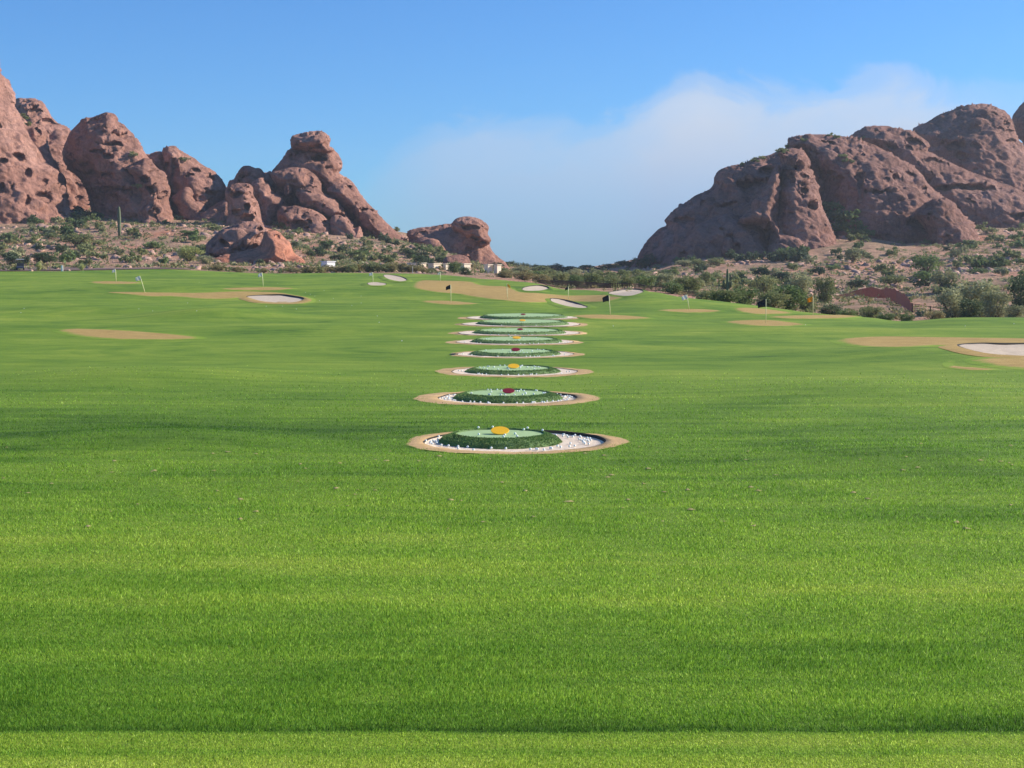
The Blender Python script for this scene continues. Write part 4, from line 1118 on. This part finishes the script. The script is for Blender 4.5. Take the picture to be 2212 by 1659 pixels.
# left side, behind the crest
left = [(410,528,62,292,'leaf_lime','pale yellow green palo verde standing alone on the left'),
 (448,552,44,285,'leaf_grey','greyer tree right beside the pale palo verde'),
 (87,563,13,238,'leaf_lime','slim pale sapling at the far left edge of the grass'),
 (180,568,12,238,'leaf_lime','second slim pale sapling, right of the white marker post'),
 (905,548,30,300,'leaf_dark','thin dark tree in front of the cream walls'),
 (775,540,50,330,'leaf_green','green tree on the slope right of the red outcrop'),
 (730,553,42,320,'leaf_dark','dark tree above the small white building'),
 (985,562,38,282,'leaf_green','round dark green tree among the cream walls'),
 (1005,575,30,236,'leaf_dark','dark bush on the bare bank above the small pale flag'),
 (150,478,34,372,'leaf_green','green tree in front of the ravine between the left rocks'),
 (170,505,70,340,'leaf_olive','broad olive tree on the left slope left of the tall saguaro'),
 (96,543,62,275,'leaf_dark','dark spreading tree above the brown bank at the far left'),
 (38,552,50,272,'leaf_dark','dark tree right above the parked vehicle at the far left'),
 (405,508,30,372,'leaf_green','green tree in the rock shadow above the pale palo verde')]
for px, pyt, w, Y, lf, lb in left: tree_px(px, pyt, w, Y, lf, lb, far=Y > 300, name='palo_verde' if lf == 'leaf_lime' else 'mesquite_tree')
g = 'brownish bushes along the crest left of centre'
for k in range(30):
    px = 665 + k*9.2 + random.uniform(-4, 4)
    tree_px(px, np.interp(px, [660,720,800,860,900,940], [575,572,568,566,572,578])+random.uniform(-3, 3), random.uniform(20, 34), random.uniform(236, 256), random.choice(['leaf_brown', 'leaf_brown', 'leaf_olive']), 'brownish green bush in the dense row behind the grass crest left of centre', g, far=True, name='creosote_bush')
g = 'low brown bushes below the red outcrop'
for k in range(12):
    px = random.uniform(465, 690)
    tree_px(px, random.uniform(574, 580), random.uniform(18, 34), random.uniform(240, 252), 'leaf_brown', 'low brown bush at the edge of the grass below the red outcrop', g, far=True, name='creosote_bush')
# two saguaros
def rib_tube(mb, pts, rad, seg=14):
    mb.tube(pts, rad, seg)
    return mb
def saguaro(px, base, Y, h, arms, label, r=.28):
    x = (px-CX)/F*Y; z = float(H(np.array(x), np.array(float(Y))))
    root = empty('saguaro_cactus', (x, Y, z)); tag(root, label, 'saguaro cactus')
    def ribbed(pts, rad, name, seg=22):
        mb = MB(); mb.tube(pts, rad, seg)
        nv = len(mb.v)
        for i in range(nv):
            ring = i//seg
            if ring < len(pts) and (i % seg) % 2:
                p = Vector(pts[ring]); v = Vector(mb.v[i]); mb.v[i] = tuple(p + (v-p)*.80)
        mb.build(name, M['saguaro'], root, True)
    ribbed([(0, 0, -.3), (0, 0, h*.3), (.03, 0, h*.55), (.02, 0, h*.8), (0, 0, h*.93), (0, 0, h*.985), (0, 0, h)], [r*.85, r, r*1.08, r*.95, r*.75, r*.5, r*.08], 'stem')
    for (s, z0, out, z1) in arms:
        q = r*.62
        ribbed([(0, 0, z0), (s*out*.55, 0, z0-.02), (s*out*.93, 0, z0+.12), (s*out, 0, z0+.45), (s*out, .02, z1*.85+z0*.15), (s*out, 0, z1-.12), (s*out, 0, z1)], [q*.7, q*.9, q, q*1.05, q, q*.7, q*.08], 'arm')
saguaro(262, 500, 372, (502-437)*372/F*1.0, [], 'tall single saguaro without arms on the left slope', r=.42)
_z = float(H(np.array((1570-CX)/F*140), np.array(140.))); _t = lambda p: float(z_of(p, 140)) - _z
saguaro(1570, 650, 140, _t(580), [(-1, _t(622), .34, _t(604)), (1, _t(622), .38, _t(605)), (.5, _t(625), .30, _t(611))], 'saguaro with short upturned arms rising above the olive bushes on the right', r=.13)

# shrubs on the slopes: planted where the photograph shows the slope
def scatter(n, xr, yr, sz, leafs, label, group, dens=None):
    k = tries = 0
    while k < n and tries < n*20:
        tries += 1
        px = random.uniform(*xr); py_ = random.uniform(*yr)
        if dens and not dens(px, py_): continue
        if 1780 < px < 1990 and py_ > 606: continue
        b_ = look(px, py_)
        if b_ is None or b_[2] is not desert_o: continue
        p = b_[0]
        w = random.uniform(*sz)*.84
        shrub(p.x, p.y, p.z-.05, w, w*random.uniform(.75, 1.05), random.choice(leafs), label, group); k += 1
ls = ['leaf_olive', 'leaf_green', 'leaf_olive', 'leaf_dark', 'leaf_grey']
scatter(64, (0, 470), (466, 575), (2.2, 4.4), ls, 'desert shrub on the sandy slope below the left-hand rocks', 'shrubs on the slope below the left rocks')
scatter(16, (0, 210), (455, 485), (2.8, 4.8), ['leaf_dark', 'leaf_green'], 'dark shrub in the row at the foot of the leftmost rock', 'shrubs at the foot of the leftmost rock')
scatter(44, (560, 900), (490, 578), (2.0, 4.4), ls, 'desert shrub on the stony slope below the central pinnacle', 'shrubs below the central pinnacle')
scatter(20, (880, 1080), (535, 575), (2.2, 4.0), ls, 'desert shrub on the slope of the small low butte', 'shrubs round the small low butte')
scatter(26, (1380, 1740), (535, 570), (3.0, 5.0), ['leaf_dark', 'leaf_green', 'leaf_dark'], 'dark shrub at the foot of the big right-hand butte', 'shrubs at the foot of the big right-hand butte')
scatter(66, (1480, 2212), (520, 640), (2.2, 4.6), ls, 'desert shrub scattered over the right-hand slope', 'shrubs scattered over the right-hand slope')
scatter(22, (2060, 2212), (490, 580), (3.0, 5.0), ['leaf_green', 'leaf_olive'], 'green shrub on the slope under the rightmost rocks', 'shrubs under the rightmost rocks')
scatter(8, (1985, 2212), (640, 690), (1.2, 2.2), ls, 'small bush on the bare ground near the right-hand grass edge', 'bushes near the right-hand grass edge')
# shrubs clinging to the rocks
for (px, py_, w, lf) in [*[(a, b, w, 'leaf_green') for a, b, w in ((1795,452,6),(1806,470,7),(1824,478,7),(1842,474,6),(1812,500,6),(1850,510,6),(1790,462,5),(1800,478,6),(1815,490,6),(1830,500,5),(1845,485,4.5),(1860,498,5),(1780,445,4),(1875,508,4))],
        *[(a, b, 2.6, 'leaf_olive') for a, b in c3([(1265,400),(1280,425),(1310,430),(1060,320),(1200,292),(1230,288),(980,350),(940,360),(950,372),(805,408),(745,432),(840,395),(1370,310)])],
        *[(a, b, 3.0, 'leaf_olive') for a, b in c1([(955,560),(850,610),(180,420),(150,370),(890,810),(1170,640),(1290,660)])],
        *[(a, b, 4.6, 'leaf_dark') for a, b in c1([(440,800),(470,850),(500,900),(520,940),(480,780),(540,960),(340,520),(360,560),(700,1000),(1150,960),(1180,940)])],
        *[(a, b, 2.8, 'leaf_green') for a, b in c2([(540,530),(560,560),(580,580),(640,560),(650,600),(640,640),(690,365),(775,620),(690,760),(530,460),(520,540),(160,480),(195,475),(1490,840),(1720,752),(640,830),(620,790),(260,760)])]]:
    b_ = look(px, py_)
    if b_ is None:
        b_ = look(px, py_+6)
    if b_ is None: continue
    p = b_[0]
    shrub(p.x, p.y-.2, p.z-.4, w, w*.8, lf, 'small shrub growing in a cleft of the sandstone rocks', 'shrubs growing on the rocks')

# low scrub and rubble, past counting
def scrub():
    n = 9500
    xs = []; 
    Y = 245 + 260*rng.random(n)**.9; px = -200 + 2700*rng.random(n)
    x = (px-CX)/F*Y
    right = px > 1150
    Y = np.where(right, 135 + 350*rng.random(n), Y); x = (px-CX)/F*Y
    ok = Y > CREST(np.clip(px, -500, 2800)) + 10
    ok &= noise(np.column_stack([x, Y, 0*x]), 22, 31) > -.35
    x = x[ok]; Y = Y[ok]; n = len(x); z = H(x, Y)
    k = 16
    p = np.repeat(np.column_stack([x, Y, z]), k, 0)
    sz = np.repeat(.35+.65*rng.random(n)**2, k)[:, None]*np.repeat(np.where(Y > 230, 1.3, .8), k)[:, None]
    p = p + rng.normal(0, .42, (n*k, 3))*sz*np.array([1, 1, .45]) + np.array([0, 0, .3])*sz
    u = rng.normal(0, 1, (n*k, 3)); u /= np.linalg.norm(u, axis=1)[:, None]
    w = np.cross(u, rng.normal(0, 1, (n*k, 3))); w /= np.linalg.norm(w, axis=1)[:, None]
    s = .30*sz
    Q = np.stack([p-u*s, p+w*s*.6, p+u*s, p-w*s*.6], 1).reshape(-1, 3)
    mi = np.repeat(rng.choice(3, n, p=[.45, .3, .25]), k).astype(np.int32)
    o = mesh_np('low_scrub', Q, quads=np.arange(4*n*k).reshape(-1, 4), mats=[M['leaf_olive'], M['leaf_grey'], M['leaf_brown']], midx=mi, smooth=False)
    tag(o, 'low desert scrub covering the slopes under the rocks', 'scrub', kind='stuff')
scrub()
def rubble():
    n = 7000
    Y = 150 + 330*rng.random(n); px = rng.choice([0, 1], n, p=[.4, .6])*1350 + 950*rng.random(n); x = (px-CX)/F*Y
    ok = (Y > CREST(px)+20) & (noise(np.column_stack([x, Y, 0*x]), 30, 77) > -.1)
    x = x[ok]; Y = Y[ok]; n = len(x); z = H(x, Y)
    base = np.array([(1,0,0),(0,1,0),(-1,0,0),(0,-1,0),(.5,.5,.75),(-.5,.4,.8),(-.4,-.5,.7),(.5,-.5,.6)], float)
    Fq = np.array([(0,1,5,4),(1,2,6,5),(2,3,7,6),(3,0,4,7),(4,5,6,7)])
    s = (.25+.9*rng.random(n)**3)*np.where(Y > 250, 1.2, .6)
    V = base[None]*s[:, None, None]*(1+.35*rng.normal(0, 1, (n, 8, 3)))*np.array([1, 1, .7]) + np.column_stack([x, Y, z-.12])[:, None, :]
    Q = (Fq[None]+(np.arange(n)*8)[:, None, None]).reshape(-1, 4)
    o = mesh_np('rubble', V.reshape(-1, 3), quads=Q, mat=M['stone'], smooth=False)
    tag(o, 'scattered reddish stones on the desert slopes', 'stones', kind='stuff')
rubble()

# ------------------------------------------------------------------ bare banks, road at the far left
def strip(pts_px, name, mat, lift=.05):
    P = np.array([((px-CX)/F*Y, Y) for px, Y in pts_px]); P = smooth_poly(P, 4)
    V, Fc = fill(P, 1.2)
    z = H(V[:, 0], V[:, 1]) + lift
    return tag(mesh_np(name, np.column_stack([V, z]), faces=Fc, mat=mat), kind='structure')
strip([(-300, 242), (0, 242), (120, 242), (260, 243), (400, 245), (400, 251), (260, 257), (120, 262), (0, 264), (-300, 266)], 'gravel_bank', M['road'], .12)

# ------------------------------------------------------------------ flagsticks
def flagstick(px, pyb, pxt, pyt, fm, side, label, pole='pole', fs=1.0, Y=None, fold=.75):
    if Y is None: x, y = hit(px, pyb)
    else: y = Y; x = (px-CX)/F*Y
    z = float(H(np.array(x), np.array(y)))
    k = y/F; L = (pyb-pyt)*k if Y is None else float(z_of(pyt, y))-z
    lean = (pxt-px)*k
    root = empty('flagstick', (x, y, z)); tag(root, label, 'golf flag', 'flagsticks on the practice greens')
    mb = MB(); rr = max(.014, .00021*y)
    mb.tube([(0, 0, -.05), (lean*.5, 0, L*.5), (lean, 0, L)], [rr, rr, rr*.8], 8); mb.build('pole', M[pole], root, True)
    # cloth hanging in folds from the top of the pole
    w, h = .52*fs, .38*fs; nu, nv = 12, 7; V = []; Fc = []
    for j in range(nv+1):
        for i in range(nu+1):
            u = i/nu; v = j/nv
            droop = (u**1.4)*.55*fold
            X = lean*(1-v*h/L) + side*(rr + u*w*(1-.35*fold))
            Yw = .05*math.sin(u*9+v*2.2)*u + .02*math.sin(v*7)
            V.append((X, Yw, L - .015 - v*h*(1-.25*u) - droop*.42))
    for j in range(nv):
        for i in range(nu):
            a_ = j*(nu+1)+i; Fc.append((a_, a_+1, a_+nu+2, a_+nu+1))
    f = mesh_np('flag', V, faces=Fc, mat=M[fm], parent=root)
    sm = f.modifiers.new('thickness', 'SOLIDIFY'); sm.thickness = .004
flagstick(251, 609.5, 250, 581, 'flagw', -1, 'white flag on the small left green close to the crest')
flagstick(299, 612, 299, 583, 'flagw', 1, 'white flag half hidden beyond the crest behind the leaning white flag', Y=222)
flagstick(314, 634, 303, 596, 'flagw', -1, 'leaning white flag at the left end of the long tan green', fs=1.1)
flagstick(569, 621, 566.5, 589, 'flagw', -1, 'white flag behind the left bunker')
flagstick(806, 612, 805, 588, 'flagw', -1, 'white flag beside the small sloping bunker left of centre')
flagstick(951, 606, 951, 588, 'flagw', -1, 'small pale flag on the grass above the big tan green', fs=.7)
flagstick(974.5, 655, 973.5, 615, 'flagb', -1, 'black flag on the small tan green left of the raised greens', fs=.95)
flagstick(1096, 648, 1095, 613, 'flagy', 1, 'yellow flag standing on the big tan green', fs=.7)
flagstick(1228, 648, 1227.5, 619, 'flagb', -1, 'small dark flag on the right part of the big tan green', fs=.7)
flagstick(1319, 683, 1315, 637, 'flagb', -1, 'black flag right behind the raised greens, beside the long bunker', fs=1.05)
flagstick(1489, 670, 1483.5, 636, 'flagw', -1, 'white flag under the grassy hump right of centre', fs=.95)
flagstick(1654.5, 699.5, 1654, 646, 'flagb', -1, 'black flag on the tan green at right, in front of olive bushes', fs=1.2)
flagstick(1756.5, 683, 1755.5, 640, 'flago', -1, 'orange flag in front of the small brown gate on the right')

# ------------------------------------------------------------------ fences
def fence(name, path, h, gap, mat, label, cat='fence', post_every=8, solid=.6, rails=(.12, .92)):
    """path: (x, y) world points; pickets, rails and posts follow the ground"""
    P = np.array(path, float); seg = np.hypot(*np.diff(P, axis=0).T); S = np.concatenate([[0], np.cumsum(seg)])
    n = int(S[-1]/gap); s = np.linspace(0, S[-1], n)
    X = np.interp(s, S, P[:, 0]); Yv = np.interp(s, S, P[:, 1]); Zb = H(X, Yv)
    hh = np.interp(s, S, h) if hasattr(h, '__len__') else np.full(n, h)
    root = empty(name, (X[0], Yv[0], Zb[0])); tag(root, label, cat)
    O = np.array([X[0], Yv[0], Zb[0]])
    mb = MB(); w = gap*solid/2
    for i in range(n):
        x, y, z = X[i]-O[0], Yv[i]-O[1], Zb[i]-O[2]
        mb.box(x-w, x+w, y-.02, y+.02, z-.1, z+hh[i])
    if solid: mb.build('pickets', M[mat], root)
    for fr in rails:
        mb = MB()
        st = max(1, int(1.5/gap)); ii = list(range(0, n, st)); ii = ii if ii[-1] == n-1 else ii+[n-1]
        mb.tube([(X[i]-O[0], Yv[i]-O[1]-.05, Zb[i]-O[2]+hh[i]*fr) for i in ii], .035, 6); mb.build('rail', M[mat], root)
    for i in list(range(0, n, max(1, int(post_every/gap)))) + [n-1]:
        x, y, z = X[i]-O[0], Yv[i]-O[1], Zb[i]-O[2]
        mb = MB(); mb.box(x-.05, x+.05, y-.10, y+.06, z-.2, z+hh[i]+.06, .015); mb.build('post', M[mat], root)
    return root
def W(px, Y): return ((px-CX)/F*Y, Y)
def path_h(pts):
    """(column, distance, top row, bottom row)"""
    path = [W(a, b) for a, b, _, _ in pts]
    hs = [max(.4, float(z_of(t, b)) - float(H(np.array(W(a, b)[0]), np.array(float(b))))) for a, b, t, _ in pts]
    return path, hs
p, h_ = path_h([(1806,266,639,0),(1840,264,630,0),(1862,262,623,0),(1885,258,620,0),(1910,250,623,0),(1935,228,628,0),(1948,205,636,0),(1960,184,646,0),(1969,166,656,0)])
fence('picket_fence', p, h_, .2, 'rust', 'rust-brown picket fence that humps and curves towards the grass on the right', post_every=4, solid=.6)
p, h_ = path_h([(1735,236,628,0),(1755,236,628,0),(1772,232,633,0)])
fence('wire_gate', p, h_, .9, 'rustd', 'small thin-barred brown gate left of the rust-brown picket fence', 'gate', 2, 0, (.1, .5, .95))
p, h_ = path_h([(1970,165,656,0),(2000,164,660,0),(2045,162,667,0)])
fence('wire_fence', p, h_, .8, 'rustd', 'low thin post and wire fence right of the rust-brown picket fence', 'fence', 1.9, 0, (.15, .55, .97))
p, h_ = path_h([(1165,212,604,0),(1200,206,606,0),(1260,196,608,0),(1320,186,612,0),(1370,184,612,0),(1440,176,622,0),(1500,168,630,0),(1560,160,640,0),(1640,156,648,0)])
fence('steel_fence', p, h_, .35, 'rustd', 'long dark brown steel fence behind the grass right of centre', post_every=7, solid=.25)

# ------------------------------------------------------------------ small buildings and things far off
def wall_block(px0, px1, pyt, Y, hb, mat, name, label, cat, roof=True):
    x0, x1 = (px0-CX)/F*Y, (px1-CX)/F*Y; xm = (x0+x1)/2
    zt = float(z_of(pyt, Y)); zg = float(H(np.array(xm), np.array(float(Y)))); zb = min(zt-hb, zg)-.2
    root = empty(name, (xm, Y, zg), .85); tag(root, label, cat)
    mb = MB(); dp = min(3.0, (x1-x0)*.8); mb.box(x0-xm, x1-xm, 0, dp, zb-zg, zt-zg-.12); mb.build('wall', M[mat], root)
    if roof:
        mb = MB(); mb.box(x0-xm-.15, x1-xm+.15, -.15, dp+.15, zt-zg-.12+.003, zt-zg, .04); mb.build('roof', M['white' if mat == 'white' else 'pale'], root)
    return root
wall_block(705, 728, 564, 268, 1.2, 'white', 'hut', 'small white hut with a flat roof, left of centre below the pinnacle slope', 'hut')
for (a, b, t, lb) in [(894, 926, 567.5, 'leftmost and longest of the low cream buildings under the small butte'), (934, 956, 568.5, 'low cream building just left of the round dark tree'),
                      (962, 972, 568.5, 'narrow cream building right beside the round dark tree'), (1000, 1020, 569, 'low cream building right of the round dark tree, below the red patch'),
                      (1052, 1067, 571, 'left one of the two small cream buildings at the end of the row'), (1072, 1085, 571.5, 'rightmost small cream building beside the dark tree line')]:
    wall_block(a, b, t, 300, 1.1, 'pale', 'low_building', lb, 'building')
# the little cart at the far left and the marker post
x, y = W(47, 246); z = float(H(np.array(x), np.array(float(y)))) + .14
root = empty('golf_cart', (x, y, z), .35); tag(root, 'small dark golf cart with a white roof at the far left beyond the grass', 'golf cart')
mb = MB(); mb.box(-.58, .58, -1.1, 1.1, .28, .62, .08); mb.build('body', M['carpaint'], root)
mb = MB(); mb.box(-.54, .54, -.35, .30, .63, .80, .04); mb.build('seat', M['dark'], root)
mb = MB(); mb.box(-.54, .54, -.50, -.38, .63, 1.15, .04); mb.build('seat_back', M['dark'], root)
mb = MB(); mb.box(-.62, .62, -.95, .75, 1.72, 1.80, .03); mb.build('roof', M['white'], root)
for sx in (-.54, .54):
    for y0, y1 in ((-.9, -.85), (.9, .65)):
        mb = MB(); mb.tube([(sx, y0, .6), (sx, y1, 1.73)], .025, 6); mb.build('roof_post', M['dark'], root)
    for sy in (-.75, .75):
        mb = MB(); mb.tube([(sx-.09, sy, .22), (sx+.09, sy, .22)], .22, 16); mb.build('wheel', M['tyre'], root, True)
x, y = W(137, 236); z = float(H(np.array(x), np.array(float(y))))
root = empty('marker_post', (x, y, z)); tag(root, 'short white marker post at the left edge of the grass', 'post')
mb = MB(); mb.box(-.14, .14, -.08, .08, -.2, .95, .03); mb.build('post', M['white'], root)
mb = MB(); mb.box(-.17, .17, -.1, .1, .953, 1.0, .015); mb.build('cap', M['pale'], root)
for (px, Y, s, lb) in [(70, 236, .34, 'pale rounded boulder right of the parked car'), (151, 236, .30, 'pale rounded boulder right of the white marker post')]:
    x, y = W(px, Y); z = float(H(np.array(x), np.array(float(y))))
    V = []; Fc = []; sg, rg = 14, 9
    for j in range(rg+1):
        ph = -math.pi/2+math.pi*j/rg
        for k in range(sg):
            a = 2*math.pi*k/sg; q_ = np.array([math.cos(ph)*math.cos(a), math.cos(ph)*math.sin(a), math.sin(ph)*.75])
            V.append(q_*s*(1+.25*float(noise(q_[None]*1.0+px, .8, 3)[0])))
    for j in range(rg):
        for k in range(sg): Fc.append((j*sg+k, j*sg+(k+1) % sg, (j+1)*sg+(k+1) % sg, (j+1)*sg+k))
    o = mesh_np('boulder', V, faces=Fc, mat=M['stone']); o.location = (x, y, z+s*.4); tag(o, lb, 'boulder')
x, y = W(892, 232); z = float(H(np.array(x), np.array(float(y))))
root = empty('marker_pole', (x, y, z)); tag(root, 'thin pale pole standing at the crest left of the small pale flag', 'pole')
mb = MB(); mb.tube([(0, 0, -.1), (0, 0, float(z_of(575, y))-z)], .035, 8); mb.build('shaft', M['polew'], root)
mb = MB(); mb.tube([(0, 0, -.1), (0, 0, .12)], .09, 10); mb.build('base', M['polew'], root)

# ------------------------------------------------------------------ haze
if HAZE:
    mb = MB(); mb.box(-2600, 2600, -60, 1700, -60, 135)
    hz = mb.build('haze', None); tag(hz, 'thin morning haze over the whole course', 'haze', kind='stuff')
    m = bpy.data.materials.new('haze'); m.use_nodes = True; nt = m.node_tree; nt.nodes.clear()
    o_ = nt.nodes.new('ShaderNodeOutputMaterial'); v_ = nt.nodes.new('ShaderNodeVolumePrincipled')
    v_.inputs['Color'].default_value = (.80, .88, 1, 1); v_.inputs['Density'].default_value = HAZE; v_.inputs['Anisotropy'].default_value = .2
    nt.links.new(v_.outputs[0], o_.inputs['Volume']); hz.data.materials.append(m)

# ------------------------------------------------------------------ sun and sky
EL, AZ = math.radians(27), math.radians(16)            # the sun stands to the right, a little beyond
sd = Vector((math.cos(AZ)*math.cos(EL), math.sin(AZ)*math.cos(EL), math.sin(EL)))
L = bpy.data.lights.new('sun', 'SUN'); L.energy = 4.6; L.angle = math.radians(.53); L.color = (1, .90, .76)
so = bpy.data.objects.new('sun', L); col.objects.link(so); so.rotation_euler = sd.to_track_quat('Z', 'Y').to_euler(); so.location = (60, 10, 60)

w = bpy.data.worlds.new('World'); scene.world = w; w.use_nodes = True; nt = w.node_tree
bg = nt.nodes['Background']; bg.inputs[1].default_value = .10
sky = nt.nodes.new('ShaderNodeTexSky'); sky.sky_type = 'NISHITA'; sky.sun_disc = False
sky.sun_elevation = EL; sky.sun_rotation = math.pi/2 - AZ; sky.air_density = 1.0; sky.dust_density = .4; sky.ozone_density = 2.0; sky.altitude = 400
skyc = mix(nt, 1.0, sky.outputs[0], (.29, .61, 1.0), 'MULTIPLY')
tc = nt.nodes.new('ShaderNodeTexCoord').outputs['Generated']
sp = nt.nodes.new('ShaderNodeSeparateXYZ'); nt.links.new(tc, sp.inputs[0])
yq = math_(nt, 'MAXIMUM', sp.outputs['Y'], .05)
az = math_(nt, 'DIVIDE', sp.outputs['X'], yq); el = math_(nt, 'DIVIDE', sp.outputs['Z'], yq)
un = math_(nt, 'DIVIDE', math_(nt, 'ADD', az, CX/F + .1), 2212/F + .2, True)
def U(px): return ((px-CX)/F + CX/F + .1)/(2212/F + .2)
pts = [(-300,560),(600,560),(760,520),(800,430),(860,355),(950,305),(1050,288),(1150,300),(1230,300),(1320,298),(1390,275),(1440,235),(1510,200),(1600,216),(1700,236),(1780,240),(1860,212),(1950,202),(2050,216),(2130,226),(2250,236),(2500,260)]
top = ramp(nt, un, [(max(0, min(1, U(a))), ((585-b)/F)/.15) for a, b in pts[1:-1]])
topv = math_(nt, 'MULTIPLY', top, .15)
nz = ntex(nt, scaled(nt, tc, (1, 1, 1.6)), 16, 9, .62, .8)
nz2 = ntex(nt, scaled(nt, tc, (1, 1, 1.3)), 5, 4, .5)
dlt = math_(nt, 'ADD', math_(nt, 'SUBTRACT', topv, el), math_(nt, 'MULTIPLY', math_(nt, 'SUBTRACT', nz, .5), .055))
edge = math_(nt, 'ADD', dlt, .006)
mk = ramp(nt, math_(nt, 'MULTIPLY', math_(nt, 'ADD', edge, .012), 20, True), [(.0, 0), (.22, .35), (.55, .78), (1, .95)], 'EASE')
leftf = ramp(nt, un, [(U(700), .0), (U(820), .32), (U(960), .62), (U(1300), .80), (U(1420), 1), (U(1980), 1), (U(2180), .45)])
mask = math_(nt, 'MULTIPLY', mk, leftf)
mask = math_(nt, 'MULTIPLY', mask, ramp(nt, nz2, [(.3, .80), (.65, 1)]))
hcol = ramp(nt, math_(nt, 'DIVIDE', el, .13, True), [(0, (1.5, 2.25, 3.5)), (.35, (2.25, 3.05, 4.4)), (.85, (4.0, 4.4, 5.1))])
final = mix(nt, mask, skyc, hcol)
nt.links.new(final, bg.inputs[0])

# ------------------------------------------------------------------ camera
cam = bpy.data.cameras.new('camera'); co = bpy.data.objects.new('camera', cam); col.objects.link(co)
cam.sensor_width = 36; cam.lens = 36*F/2212; cam.clip_end = 6000; cam.clip_start = .2
co.location = (0, 0, CZ); co.rotation_euler = (math.pi/2 - TH, 0, 0); scene.camera = co
scene.view_settings.view_transform = 'Standard'; scene.view_settings.look = 'None'; scene.view_settings.exposure = 0.7; scene.view_settings.gamma = 1
scene.cycles.volume_step_rate = 4; scene.cycles.volume_bounces = 0; scene.cycles.max_bounces = 6; scene.cycles.use_denoising = True
scene.cycles.transparent_max_bounces = 4
